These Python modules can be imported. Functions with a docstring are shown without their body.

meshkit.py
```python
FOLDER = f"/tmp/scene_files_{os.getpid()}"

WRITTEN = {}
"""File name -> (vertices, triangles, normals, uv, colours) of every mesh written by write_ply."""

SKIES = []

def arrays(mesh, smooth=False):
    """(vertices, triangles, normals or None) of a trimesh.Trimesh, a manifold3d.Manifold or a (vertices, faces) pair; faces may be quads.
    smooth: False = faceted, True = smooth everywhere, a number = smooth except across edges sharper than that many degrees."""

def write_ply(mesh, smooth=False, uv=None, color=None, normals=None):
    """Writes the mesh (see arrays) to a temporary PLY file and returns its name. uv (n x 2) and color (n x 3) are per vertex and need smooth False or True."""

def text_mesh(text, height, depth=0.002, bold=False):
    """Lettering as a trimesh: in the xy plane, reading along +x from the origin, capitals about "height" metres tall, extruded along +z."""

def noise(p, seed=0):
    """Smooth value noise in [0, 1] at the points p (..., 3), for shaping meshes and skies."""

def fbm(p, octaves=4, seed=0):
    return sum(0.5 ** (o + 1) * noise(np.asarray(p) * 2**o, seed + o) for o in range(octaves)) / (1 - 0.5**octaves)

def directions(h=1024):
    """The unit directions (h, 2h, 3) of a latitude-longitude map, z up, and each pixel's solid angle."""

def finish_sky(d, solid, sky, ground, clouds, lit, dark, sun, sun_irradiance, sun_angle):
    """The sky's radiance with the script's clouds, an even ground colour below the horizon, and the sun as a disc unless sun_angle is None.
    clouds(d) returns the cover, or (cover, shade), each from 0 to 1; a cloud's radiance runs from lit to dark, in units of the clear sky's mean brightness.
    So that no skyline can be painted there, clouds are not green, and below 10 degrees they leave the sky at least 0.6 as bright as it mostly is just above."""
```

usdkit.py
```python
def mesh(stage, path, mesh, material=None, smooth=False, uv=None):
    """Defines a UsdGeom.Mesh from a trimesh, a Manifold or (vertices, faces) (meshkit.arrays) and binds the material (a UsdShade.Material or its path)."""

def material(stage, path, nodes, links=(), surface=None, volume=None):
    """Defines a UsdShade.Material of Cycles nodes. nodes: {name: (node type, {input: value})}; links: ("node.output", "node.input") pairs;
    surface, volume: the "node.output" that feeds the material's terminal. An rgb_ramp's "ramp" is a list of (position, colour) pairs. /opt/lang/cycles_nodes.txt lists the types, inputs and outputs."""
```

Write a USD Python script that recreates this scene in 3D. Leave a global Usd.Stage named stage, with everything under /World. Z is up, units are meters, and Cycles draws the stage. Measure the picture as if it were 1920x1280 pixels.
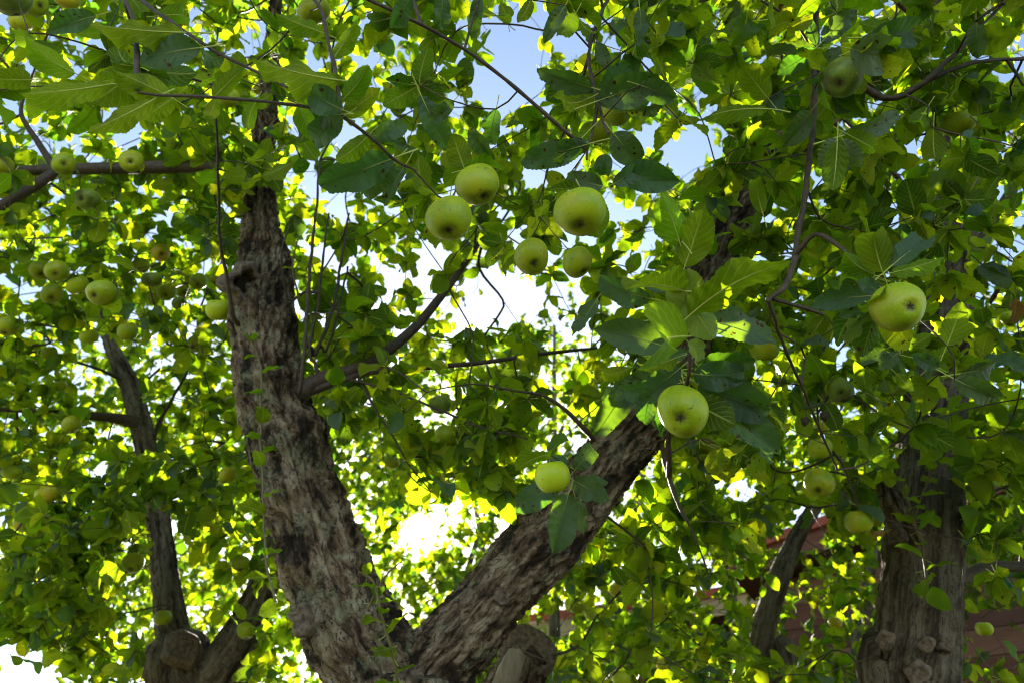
import math
import numpy as np
import usdkit, meshkit
from pxr import Usd, UsdGeom, UsdLux, UsdShade, Gf, Sdf, Vt
from scipy.spatial.transform import Rotation

stage = Usd.Stage.CreateInMemory()
UsdGeom.SetStageUpAxis(stage, 'Z')
UsdGeom.SetStageMetersPerUnit(stage, 1.0)
UsdGeom.Xform.Define(stage, '/World')
rng = np.random.default_rng(11)

# ------------------------------------------------------------------ camera, sky, sun, exposure
PITCH = 37.0
CAM = np.array([0.0, 0.0, 1.6])
EXPOSURE = 2.72
SKY, SUN = 0.050, 1.25
FOCAL = 28.0
F = FOCAL / 36.0 * 1920
pr = math.radians(PITCH)
RIGHT = np.array([1.0, 0, 0]); FWD = np.array([0, math.cos(pr), math.sin(pr)]); UP = np.array([0, -math.sin(pr), math.cos(pr)])

def P(px, py, d):
    """The point of the place seen at photograph pixel (px, py), d metres ahead."""
    px, py, d = (np.asarray(x, float)[..., None] for x in (px, py, d))
    return CAM + d * (FWD + (px - 960) / F * RIGHT - (py - 640) / F * UP)

def proj(p):
    q = np.asarray(p) - CAM
    d = q @ FWD
    ds = np.where(d > 1e-3, d, 1e-3)
    return 960 + F * (q @ RIGHT) / ds, 640 - F * (q @ UP) / ds, d

cam = UsdGeom.Camera.Define(stage, '/World/camera')
cam.AddTranslateOp().Set(Gf.Vec3d(*map(float, CAM)))
cam.AddRotateXOp().Set(90.0 + PITCH)
cam.CreateHorizontalApertureAttr(36.0); cam.CreateVerticalApertureAttr(24.0); cam.CreateFocalLengthAttr(FOCAL)
cam.CreateFStopAttr(5.6); cam.CreateFocusDistanceAttr(1.35)
cam.CreateClippingRangeAttr(Gf.Vec2f(0.05, 5000))
cam.CreateExposureAttr(EXPOSURE)

sd = P(785, 1005, 1.0) - CAM
sd /= np.linalg.norm(sd)
SUN_EL, SUN_ROT = math.asin(sd[2]), math.atan2(sd[0], sd[1])
sun = UsdLux.DistantLight.Define(stage, '/World/sun_light')
sun.CreateIntensityAttr(SUN); sun.CreateNormalizeAttr(True); sun.CreateAngleAttr(0.5); sun.CreateColorAttr(Gf.Vec3f(1.0, 0.93, 0.80))
zax = sd; xax = np.cross([0, 0, 1.0], zax); xax /= np.linalg.norm(xax); yax = np.cross(zax, xax)
sun.AddTransformOp().Set(Gf.Matrix4d(*[float(x) for r in (np.append(xax, 0), np.append(yax, 0), np.append(zax, 0), [0, 0, 0, 1]) for x in r]))

# the clear sky, with the sun itself standing in it as a small bright disc
skym = usdkit.material(stage, '/World/Looks/sky', {
    'sky': ('sky_texture', {'sky_type': 'single_scattering', 'sun_disc': False, 'sun_elevation': SUN_EL, 'sun_rotation': SUN_ROT, 'aerosol_density': 0.55, 'ozone_density': 0.35, 'altitude': 300.0}),
    'tc': ('texture_coordinate', {}),
    'dot': ('vector_math', {'math_type': 'dot_product', 'vector2': tuple(sd)}),
    'disc': ('map_range', {'range_type': 'smoothstep', 'from_min': math.cos(math.radians(1.25)), 'from_max': math.cos(math.radians(0.75)), 'to_min': 0.0, 'to_max': 1.0, 'clamp': True}),
    'lit': ('mix', {'mix_type': 'mix', 'color1': (0, 0, 0), 'color2': (180, 172, 156)}),
    'sum': ('mix', {'mix_type': 'add', 'fac': 1.0}),
    'bg': ('background_shader', {'strength': SKY})},
    [('tc.generated', 'dot.vector1'), ('dot.value', 'disc.value'), ('disc.result', 'lit.fac'), ('sky.color', 'sum.color1'), ('lit.color', 'sum.color2'), ('sum.color', 'bg.color')], surface='bg.background')
dome = UsdLux.DomeLight.Define(stage, '/World/sky')
UsdShade.MaterialBindingAPI.Apply(dome.GetPrim()).Bind(skym)
dome.GetPrim().SetCustomDataByKey('kind', 'structure')

# ------------------------------------------------------------------ helpers
T_ = Sdf.ValueTypeNames
used = {}
def fresh(parent, name):
    k = used.get((parent, name), 0)
    used[(parent, name)] = k + 1
    return f'{parent}/{name}' + (f'_{k:03d}' if k else '')

def tag(prim, label=None, cat=None, group=None, kind=None):
    for k, v in (('label', label), ('category', cat), ('group', group), ('kind', kind)):
        if v:
            prim.SetCustomDataByKey(k, v)

def thing(name, loc, label, cat, group=None):
    path = fresh('/World', name)
    x = UsdGeom.Xform.Define(stage, path)
    x.AddTranslateOp().Set(Gf.Vec3d(*map(float, loc)))
    tag(x.GetPrim(), label, cat, group)
    return path, np.asarray(loc, float)

def put(parent, name, v, f, mat, uv=None, org=(0, 0, 0), smooth=True, label=None, kind=None):
    """One mesh prim with smooth normals."""
    v = np.asarray(v, float); f = np.asarray(f, int)
    path = fresh(parent, name)
    m = UsdGeom.Mesh.Define(stage, path)
    m.CreatePointsAttr(Vt.Vec3fArray.FromNumpy((v - org).astype(np.float32)))
    m.CreateFaceVertexCountsAttr(Vt.IntArray.FromNumpy(np.full(len(f), 3, np.int32)))
    m.CreateFaceVertexIndicesAttr(Vt.IntArray.FromNumpy(f.astype(np.int32).ravel()))
    m.CreateSubdivisionSchemeAttr('none')
    if smooth:
        fn = np.cross(v[f[:, 1]] - v[f[:, 0]], v[f[:, 2]] - v[f[:, 0]])
        n = np.zeros_like(v)
        for k in range(3):
            np.add.at(n, f[:, k], fn)
        n /= np.linalg.norm(n, axis=1, keepdims=True) + 1e-20
        m.CreateNormalsAttr(Vt.Vec3fArray.FromNumpy(n.astype(np.float32))); m.SetNormalsInterpolation('vertex')
    if uv is not None:
        UsdGeom.PrimvarsAPI(m).CreatePrimvar('st', T_.TexCoord2fArray, 'vertex').Set(Vt.Vec2fArray.FromNumpy(np.asarray(uv, np.float32)))
    UsdShade.MaterialBindingAPI.Apply(m.GetPrim()).Bind(mat)
    if label or kind:
        tag(m.GetPrim(), label, kind=kind)
    return path

def join(parts):
    vs, fs, us, n = [], [], [], 0
    for v, f, u in parts:
        vs.append(v); fs.append(np.asarray(f) + n); us.append(u); n += len(v)
    return np.vstack(vs), np.vstack(fs), np.vstack(us)

def unit(a):
    a = np.asarray(a, float)
    return a / (np.linalg.norm(a, axis=-1, keepdims=True) + 1e-12)

def spline(pts, step):
    """Catmull-Rom through rows of pts (x, y, z, radius...), about one sample per step."""
    p = np.asarray(pts, float)
    if len(p) < 2:
        return p
    q = np.vstack([2 * p[0] - p[1], p, 2 * p[-1] - p[-2]])
    out = []
    for i in range(1, len(q) - 2):
        n = max(1, int(math.ceil(np.linalg.norm(q[i + 1, :3] - q[i, :3]) / step)))
        t = (np.arange(n) / n)[:, None]
        a, b, c, d = q[i - 1], q[i], q[i + 1], q[i + 2]
        out.append(0.5 * (2 * b + (c - a) * t + (2 * a - 5 * b + 4 * c - d) * t**2 + (3 * b - a - 3 * c + d) * t**3))
    out.append(p[-1:])
    return np.vstack(out)

def tube(c, r, sides, disp=None, cap=True):
    """A tube along c with radii r. disp(angle, along, points) gives a radial offset in metres. uv in metres round and along."""
    c = np.asarray(c, float); r = np.broadcast_to(np.asarray(r, float), (len(c),))
    t = unit(np.gradient(c, axis=0))
    a = np.zeros_like(c)
    ref = np.array([0, -1.0, 0]) if abs(t[0, 1]) < 0.9 else np.array([1.0, 0, 0])
    for i in range(len(c)):
        ref = ref - (ref @ t[i]) * t[i]
        ref = ref / (np.linalg.norm(ref) + 1e-12)
        a[i] = ref
    b = np.cross(t, a)
    cols = sides + 1 if disp is not None else sides
    ang = np.arange(cols) * 2 * np.pi / sides
    dirs = np.cos(ang)[None, :, None] * a[:, None] + np.sin(ang)[None, :, None] * b[:, None]
    s = np.concatenate([[0], np.cumsum(np.linalg.norm(np.diff(c, axis=0), axis=1))])
    R = np.repeat(r[:, None], cols, 1)
    pts = c[:, None] + R[..., None] * dirs
    if disp is not None:
        R = R + disp(np.repeat(ang[None], len(c), 0), np.repeat(s[:, None], cols, 1), pts, R)
        pts = c[:, None] + R[..., None] * dirs
    uv = np.stack([np.repeat(ang[None], len(c), 0) * r.mean(), np.repeat(s[:, None], cols, 1)], -1).reshape(-1, 2)
    i, j = np.meshgrid(np.arange(len(c) - 1), np.arange(sides), indexing='ij')
    j2 = j + 1 if disp is not None else (j + 1) % sides
    q = np.stack([i * cols + j, i * cols + j2, (i + 1) * cols + j2, (i + 1) * cols + j], -1).reshape(-1, 4)
    f = np.vstack([q[:, [0, 1, 2]], q[:, [0, 2, 3]]])
    v = pts.reshape(-1, 3)
    if cap:
        n = len(v)
        v = np.vstack([v, c[-1] + t[-1] * r[-1] * 0.4]); uv = np.vstack([uv, uv[-1]])
        base = (len(c) - 1) * cols
        jj = np.arange(sides); j3 = jj + 1 if disp is not None else (jj + 1) % sides
        f = np.vstack([f, np.stack([base + jj, base + j3, np.full(sides, n)], 1)])
    return v, f, uv

# ------------------------------------------------------------------ materials
def leaf_material(name, topA, topB, undA, undB, tr, fac, spots=0.0, dust=0.0):
    n = {
        'st': ('attribute', {'attribute': 'st'}), 'sx': ('separate_xyz', {}),
        'oi': ('object_info', {}), 'geo': ('geometry', {}),
        'au': ('math', {'math_type': 'absolute'}),
        'mid': ('map_range', {'from_min': 0.035, 'from_max': 0.09, 'to_min': 1.0, 'to_max': 0.0, 'clamp': True}),
        'bend': ('math', {'math_type': 'multiply_add', 'value2': -0.30}),
        'k': ('math', {'math_type': 'multiply', 'value2': 8.0}),
        'fr': ('math', {'math_type': 'fraction'}),
        'cen': ('math', {'math_type': 'subtract', 'value2': 0.5}), 'ab': ('math', {'math_type': 'absolute'}),
        'side': ('map_range', {'from_min': 0.0, 'from_max': 0.10, 'to_min': 0.85, 'to_max': 0.0, 'clamp': True}),
        'vein': ('math', {'math_type': 'maximum'}),
        'wn': ('noise_texture', {'scale': 900.0, 'detail': 2.0}),
        'net': ('map_range', {'from_min': 0.35, 'from_max': 0.65, 'to_min': 0.82, 'to_max': 1.12, 'clamp': True}),
        'bl': ('noise_texture', {'scale': 28.0, 'detail': 3.0}),
        'top': ('mix', {'color1': topA, 'color2': topB}),
        'und': ('mix', {'color1': undA, 'color2': undB}),
        'topv': ('mix', {'color2': (0.055, 0.12, 0.04)}), 'undv': ('mix', {'color2': (0.48, 0.50, 0.12)}),
        'tv': ('math', {'math_type': 'multiply', 'value2': 0.45}), 'uvv': ('math', {'math_type': 'multiply', 'value2': 0.85}),
        'col': ('mix', {}), 'coln': ('mix', {'mix_type': 'multiply', 'fac': 1.0}),
        'pet': ('math', {'math_type': 'less_than', 'value2': -0.05}), 'colp': ('mix', {'color2': (0.33, 0.36, 0.07)}), 'npet': ('math', {'math_type': 'multiply_add', 'value2': -fac, 'value3': fac}), 'tnet': ('mix', {'mix_type': 'multiply', 'fac': 1.0}),
        'sp': ('noise_texture', {'scale': 95.0, 'detail': 1.0}),
        'spm': ('map_range', {'from_min': 0.72 - 0.1 * spots, 'from_max': 0.76 - 0.1 * spots, 'to_min': 0.0, 'to_max': 1.0 if spots else 0.0, 'clamp': True}),
        'colb': ('mix', {'color2': (0.09, 0.035, 0.012)}),
        'du': ('noise_texture', {'scale': 700.0, 'detail': 0.0}),
        'dum': ('map_range', {'from_min': 0.70, 'from_max': 0.76, 'to_min': 0.0, 'to_max': 0.5 * dust, 'clamp': True}),
        'cold': ('mix', {'color2': (0.30, 0.36, 0.28)}),
        'trn': ('hsv', {'color': tr}), 'hs': ('map_range', {'from_min': 0.0, 'from_max': 1.0, 'to_min': 0.478, 'to_max': 0.525}),
        'trv': ('mix', {'mix_type': 'multiply', 'color2': (0.96, 0.92, 1.1)}),
        'trb': ('mix', {'mix_type': 'multiply', 'color2': (0.35, 0.12, 0.1)}),
        'rough': ('map_range', {'from_min': 0.0, 'from_max': 1.0, 'to_min': 0.36, 'to_max': 0.66}),
        'bump': ('bump', {'strength': 0.55, 'distance': 0.0012}),
        'p': ('principled_bsdf', {'specular_ior_level': 0.22}), 't': ('translucent_bsdf', {}), 'm': ('mix_closure', {})}
    l = [('st.vector', 'sx.vector'), ('sx.x', 'au.value1'), ('au.value', 'mid.value'), ('au.value', 'bend.value1'), ('sx.y', 'bend.value3'), ('bend.value', 'k.value1'),
         ('k.value', 'fr.value1'), ('fr.value', 'cen.value1'), ('cen.value', 'ab.value1'), ('ab.value', 'side.value'), ('mid.result', 'vein.value1'), ('side.result', 'vein.value2'),
         ('geo.position', 'wn.vector'), ('wn.fac', 'net.value'), ('geo.position', 'bl.vector'), ('geo.position', 'sp.vector'), ('geo.position', 'du.vector'),
         ('bl.fac', 'top.fac'), ('oi.random', 'und.fac'), ('vein.value', 'tv.value1'), ('vein.value', 'uvv.value1'),
         ('top.color', 'topv.color1'), ('tv.value', 'topv.fac'), ('und.color', 'undv.color1'), ('uvv.value', 'undv.fac'),
         ('geo.backfacing', 'col.fac'), ('topv.color', 'cold.color1'), ('dum.result', 'cold.fac'), ('cold.color', 'col.color1'), ('undv.color', 'col.color2'),
         ('col.color', 'coln.color1'), ('net.result', 'coln.color2'), ('sp.fac', 'spm.value'), ('coln.color', 'colb.color1'), ('spm.result', 'colb.fac'),
         ('oi.random', 'hs.value'), ('hs.result', 'trn.hue'), ('trn.color', 'trv.color1'), ('vein.value', 'trv.fac'), ('trv.color', 'trb.color1'), ('spm.result', 'trb.fac'),
         ('geo.backfacing', 'rough.value'), ('rough.result', 'p.roughness'), ('vein.value', 'bump.height'), ('bump.normal', 'p.normal'), ('sx.y', 'pet.value1'), ('colb.color', 'colp.color1'), ('pet.value', 'colp.fac'), ('pet.value', 'npet.value1'), ('npet.value', 'm.fac'), ('colp.color', 'p.base_color'),
         ('trb.color', 'tnet.color1'), ('net.result', 'tnet.color2'), ('tnet.color', 't.color'), ('p.BSDF', 'm.closure1'), ('t.BSDF', 'm.closure2')]
    return usdkit.material(stage, f'/World/Looks/{name}', n, l, surface='m.closure')

LEAF = [
    leaf_material('leaf_mid', (0.005, 0.034, 0.016), (0.011, 0.050, 0.014), (0.060, 0.098, 0.009), (0.085, 0.125, 0.011), (0.41, 0.61, 0.006), 0.52),
    leaf_material('leaf_dark', (0.003, 0.028, 0.021), (0.006, 0.038, 0.020), (0.040, 0.075, 0.010), (0.058, 0.098, 0.011), (0.18, 0.36, 0.010), 0.40, spots=0.3, dust=0.5),
    leaf_material('leaf_young', (0.022, 0.085, 0.012), (0.038, 0.105, 0.013), (0.120, 0.165, 0.017), (0.155, 0.195, 0.020), (0.55, 0.68, 0.008), 0.56, spots=0.4)]
DUSTY = leaf_material('leaf_speckled', (0.005, 0.032, 0.020), (0.009, 0.046, 0.020), (0.065, 0.110, 0.018), (0.095, 0.150, 0.024), (0.22, 0.38, 0.012), 0.38, spots=0.5, dust=1.0)
PALE = leaf_material('leaf_pale', (0.030, 0.100, 0.020), (0.040, 0.110, 0.020), (0.20, 0.27, 0.075), (0.23, 0.30, 0.09), (0.40, 0.52, 0.02), 0.45)
DRY = leaf_material('leaf_dry', (0.20, 0.09, 0.03), (0.24, 0.12, 0.04), (0.26, 0.13, 0.05), (0.28, 0.15, 0.06), (0.5, 0.22, 0.05), 0.35, spots=0.6)

def bark_material(name, light, tan, brown, dark, lichen, stretch, scale, crack=0.5, lich=0.5, lo=0.36):
    n = {
        'st': ('attribute', {'attribute': 'st'}), 'geo': ('geometry', {}),
        'map': ('mapping', {'scale': (scale, scale * stretch, 1.0)}),
        'warp': ('noise_texture', {'scale': 22.0, 'detail': 3.0}), 'wv': ('vector_math', {'math_type': 'scale', 'scale': 0.8}), 'addv': ('vector_math', {'math_type': 'add'}),
        'n1': ('noise_texture', {'scale': 1.0, 'detail': 8.0, 'roughness': 0.62}),
        'big': ('noise_texture', {'scale': 7.0, 'detail': 3.0}), 'bigs': ('map_range', {'from_min': 0.3, 'from_max': 0.7, 'to_min': -0.07, 'to_max': 0.07}),
        'sum': ('math', {'math_type': 'add'}),
        'ramp': ('rgb_ramp', {'ramp': [(0.0, dark), (lo, dark), (lo + 0.06, brown), (lo + 0.14, tan), (lo + 0.24, light), (1.0, light)]}),
        'vo': ('noise_texture', {'scale': 1.9, 'detail': 4.0, 'roughness': 0.6}), 'vs': ('math', {'math_type': 'subtract', 'value2': 0.5}), 'va': ('math', {'math_type': 'absolute'}),
        'ck': ('map_range', {'from_min': 0.004, 'from_max': 0.004 + 0.05 * crack, 'to_min': 0.85, 'to_max': 0.0, 'clamp': True}), 'c4': ('mix', {'color2': dark}),
        'li': ('noise_texture', {'scale': 14.0, 'detail': 8.0, 'roughness': 0.72}), 'lir': ('map_range', {'from_min': 0.53, 'from_max': 0.60, 'to_min': 0.0, 'to_max': lich, 'clamp': True}), 'c2': ('mix', {'color2': lichen}),
        'fine': ('noise_texture', {'scale': 330.0, 'detail': 4.0, 'roughness': 0.7}), 'finer': ('map_range', {'from_min': 0.3, 'from_max': 0.7, 'to_min': 0.6, 'to_max': 1.3, 'clamp': True}), 'c5': ('mix', {'mix_type': 'multiply', 'fac': 1.0}),
        'h1': ('math', {'math_type': 'multiply_add', 'value2': -0.35}), 'h2': ('math', {'math_type': 'multiply_add', 'value2': 0.22}),
        'bump': ('bump', {'strength': 1.0, 'distance': 0.02}),
        'p': ('principled_bsdf', {'roughness': 0.88, 'specular_ior_level': 0.2})}
    l = [('st.vector', 'map.vector'), ('geo.position', 'warp.vector'), ('warp.color', 'wv.vector1'), ('map.vector', 'addv.vector1'), ('wv.vector', 'addv.vector2'), ('addv.vector', 'n1.vector'), ('addv.vector', 'vo.vector'),
         ('geo.position', 'big.vector'), ('big.fac', 'bigs.value'), ('n1.fac', 'sum.value1'), ('bigs.result', 'sum.value2'), ('sum.value', 'ramp.fac'), ('vo.fac', 'vs.value1'), ('vs.value', 'va.value1'), ('va.value', 'ck.value'),
         ('geo.position', 'li.vector'), ('li.fac', 'lir.value'), ('ramp.color', 'c2.color1'), ('lir.result', 'c2.fac'), ('c2.color', 'c4.color1'), ('ck.result', 'c4.fac'), ('geo.position', 'fine.vector'), ('fine.fac', 'finer.value'),
         ('c4.color', 'c5.color1'), ('finer.result', 'c5.color2'), ('c5.color', 'p.base_color'), ('ck.result', 'h1.value1'), ('sum.value', 'h1.value3'), ('fine.fac', 'h2.value1'), ('h1.value', 'h2.value3'), ('h2.value', 'bump.height'), ('bump.normal', 'p.normal')]
    return usdkit.material(stage, f'/World/Looks/{name}', n, l, surface='p.BSDF')

BARK = bark_material('bark_old', (0.33, 0.255, 0.18), (0.20, 0.138, 0.088), (0.085, 0.052, 0.031), (0.020, 0.013, 0.008), (0.24, 0.24, 0.15), 0.21, 50.0, 0.25, 0.5, lo=0.395)
BARK_R = bark_material('bark_smooth', (0.165, 0.132, 0.096), (0.108, 0.080, 0.055), (0.055, 0.037, 0.025), (0.032, 0.020, 0.013), (0.19, 0.18, 0.11), 0.055, 44.0, 0.25, 0.30, lo=0.34)
BARK_L = bark_material('bark_left', (0.25, 0.205, 0.165), (0.15, 0.115, 0.09), (0.075, 0.052, 0.038), (0.024, 0.016, 0.012), (0.15, 0.15, 0.10), 0.12, 40.0, 0.3, 0.25, lo=0.35)

def plain(name, a, b, scale, rough=0.6, bumpd=0.0, spec=0.4, noise_from='geo.position', detail=4.0, stretch=(1, 1, 1)):
    n = {'geo': ('geometry', {}), 'tc': ('texture_coordinate', {}), 'mp': ('mapping', {'scale': stretch}), 'nz': ('noise_texture', {'scale': scale, 'detail': detail, 'roughness': 0.6}),
         'r': ('map_range', {'from_min': 0.3, 'from_max': 0.7, 'to_min': 0.0, 'to_max': 1.0, 'clamp': True}), 'c': ('mix', {'color1': a, 'color2': b}),
         'bump': ('bump', {'strength': 0.7 if bumpd else 0.0, 'distance': bumpd or 0.001}), 'p': ('principled_bsdf', {'roughness': rough, 'specular_ior_level': spec})}
    return usdkit.material(stage, f'/World/Looks/{name}', n, [(noise_from, 'mp.vector'), ('mp.vector', 'nz.vector'), ('nz.fac', 'r.value'), ('r.result', 'c.fac'), ('nz.fac', 'bump.height'),
                           ('bump.normal', 'p.normal'), ('c.color', 'p.base_color')], surface='p.BSDF')

TWIG = plain('twig', (0.022, 0.013, 0.008), (0.070, 0.042, 0.026), 90.0, 0.6, 0.0015)
SHOOT = plain('green_shoot', (0.085, 0.085, 0.025), (0.13, 0.085, 0.035), 60.0, 0.5)
KNOT = plain('knot_wood', (0.025, 0.016, 0.011), (0.165, 0.115, 0.078), 75.0, 0.85, 0.006)
STUMPW = plain('weathered_wood', (0.15, 0.115, 0.08), (0.27, 0.22, 0.165), 25.0, 0.85, 0.006, stretch=(3, 3, 0.4))
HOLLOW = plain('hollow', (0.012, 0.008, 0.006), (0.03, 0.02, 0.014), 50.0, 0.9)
STALK = plain('apple_stalk', (0.10, 0.11, 0.03), (0.16, 0.10, 0.05), 120.0, 0.6)
CALYX = plain('calyx', (0.020, 0.014, 0.008), (0.07, 0.05, 0.03), 300.0, 0.9)

def apple_material(name, a, b, blush=(0.35, 0.30, 0.03), bl=0.0):
    n = {'tc': ('texture_coordinate', {}), 'oi': ('object_info', {}), 'geo': ('geometry', {}),
         'nz': ('noise_texture', {'scale': 34.0, 'detail': 3.0}), 'r': ('map_range', {'from_min': 0.35, 'from_max': 0.65, 'clamp': True}), 'c': ('mix', {'color1': a, 'color2': b}),
         'vo': ('voronoi_texture', {'scale': 260.0}), 'dot': ('map_range', {'from_min': 0.10, 'from_max': 0.22, 'to_min': 0.55, 'to_max': 0.0, 'clamp': True}), 'c2': ('mix', {'color2': (0.46, 0.46, 0.07)}),
         'sx': ('separate_xyz', {}), 'fl': ('combine_xyz', {'z': 0.0}), 'len': ('vector_math', {'math_type': 'length'}), 'rad': ('math', {'math_type': 'multiply_add', 'value2': 55.0}), 'rof': ('math', {'math_type': 'multiply_add', 'value2': 0.018, 'value3': -0.0085}),
         'rus': ('map_range', {'from_min': 0.003, 'from_max': 0.0135, 'to_min': 0.7, 'to_max': 0.0, 'clamp': True}), 'low': ('map_range', {'from_min': -0.004, 'from_max': 0.004, 'to_min': 1.0, 'to_max': 0.0, 'clamp': True}),
         'rm': ('math', {'math_type': 'multiply'}), 'c3': ('mix', {'color2': (0.055, 0.045, 0.012)}),
         'sp': ('noise_texture', {'scale': 150.0, 'detail': 1.0}), 'spm': ('map_range', {'from_min': 0.70, 'from_max': 0.745, 'to_min': 0.0, 'to_max': 0.8, 'clamp': True}), 'c4': ('mix', {'color2': (0.07, 0.045, 0.015)}),
         'bz': ('noise_texture', {'scale': 20.0, 'detail': 2.0}), 'bm': ('map_range', {'from_min': 0.45, 'from_max': 0.62, 'to_min': 0.0, 'to_max': bl, 'clamp': True}), 'c5': ('mix', {'color2': blush}),
         'p': ('principled_bsdf', {'roughness': 0.42, 'specular_ior_level': 0.28, 'subsurface_weight': 0.25, 'subsurface_scale': 0.006, 'subsurface_radius': (1.0, 0.9, 0.2)})}
    l = [('geo.position', 'nz.vector'), ('nz.fac', 'r.value'), ('r.result', 'c.fac'), ('tc.object', 'vo.vector'), ('vo.distance', 'dot.value'), ('c.color', 'c5.color1'), ('geo.position', 'bz.vector'), ('bz.fac', 'bm.value'),
         ('bm.result', 'c5.fac'), ('c5.color', 'c2.color1'), ('dot.result', 'c2.fac'),
         ('tc.object', 'sx.vector'), ('sx.x', 'fl.x'), ('sx.y', 'fl.y'), ('fl.vector', 'len.vector1'), ('len.value', 'rad.value1'), ('sp.fac', 'rad.value3'), ('rad.value', 'rof.value1'), ('rof.value', 'rus.value'), ('sx.z', 'low.value'), ('rus.result', 'rm.value1'), ('low.result', 'rm.value2'),
         ('c2.color', 'c3.color1'), ('rm.value', 'c3.fac'), ('geo.position', 'sp.vector'), ('sp.fac', 'spm.value'), ('c3.color', 'c4.color1'), ('spm.result', 'c4.fac'), ('c4.color', 'p.base_color')]
    return usdkit.material(stage, f'/World/Looks/{name}', n, l, surface='p.BSDF')

SKIN = apple_material('apple_skin', (0.160, 0.225, 0.003), (0.235, 0.270, 0.004), (0.30, 0.20, 0.012), 0.25)
SKIN_Y = apple_material('apple_skin_yellow', (0.33, 0.345, 0.010), (0.38, 0.35, 0.014), (0.42, 0.24, 0.02), 0.45)
SKIN_P = apple_material('apple_skin_pale', (0.28, 0.355, 0.008), (0.34, 0.385, 0.010))
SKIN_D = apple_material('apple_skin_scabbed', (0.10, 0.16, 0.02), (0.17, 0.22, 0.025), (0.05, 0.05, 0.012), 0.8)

# ------------------------------------------------------------------ ground and house
g = 900.0
GROUND = plain('orchard_grass', (0.055, 0.085, 0.022), (0.16, 0.15, 0.06), 1.5, 0.9, detail=8.0)
xs = np.linspace(-1, 1, 61); xs = np.sign(xs) * np.abs(xs) ** 2.2 * g
X, Y = np.meshgrid(xs, xs, indexing='ij')
Z = (meshkit.fbm(np.stack([X * 0.25, Y * 0.25, 0 * X], -1), 3, 5) - 0.5) * 0.10 - 0.03
i, j = np.meshgrid(np.arange(60), np.arange(60), indexing='ij')
q = np.stack([i * 61 + j, (i + 1) * 61 + j, (i + 1) * 61 + j + 1, i * 61 + j + 1], -1).reshape(-1, 4)
gp = put('/World', 'ground', np.stack([X, Y, Z], -1).reshape(-1, 3), np.vstack([q[:, [0, 1, 2]], q[:, [0, 2, 3]]]), GROUND)
tag(stage.GetPrimAtPath(gp), kind='structure')

BOARD = [plain('red_board', (0.13, 0.040, 0.026), (0.20, 0.075, 0.05), 9.0, 0.7, 0.002, stretch=(0.5, 0.5, 14)),
         plain('brown_board', (0.10, 0.034, 0.024), (0.17, 0.062, 0.042), 9.0, 0.7, 0.002, stretch=(0.5, 0.5, 14)),
         plain('worn_board', (0.20, 0.075, 0.05), (0.30, 0.14, 0.10), 9.0, 0.75, 0.002, stretch=(0.5, 0.5, 14))]
REDROOF = plain('red_roof', (0.30, 0.045, 0.025), (0.38, 0.07, 0.04), 3.0, 0.55)
FASCIA = plain('tan_fascia', (0.42, 0.30, 0.18), (0.50, 0.37, 0.24), 6.0, 0.7)
SOFFIT = plain('dark_soffit', (0.09, 0.035, 0.024), (0.13, 0.05, 0.035), 4.0, 0.8)

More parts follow.
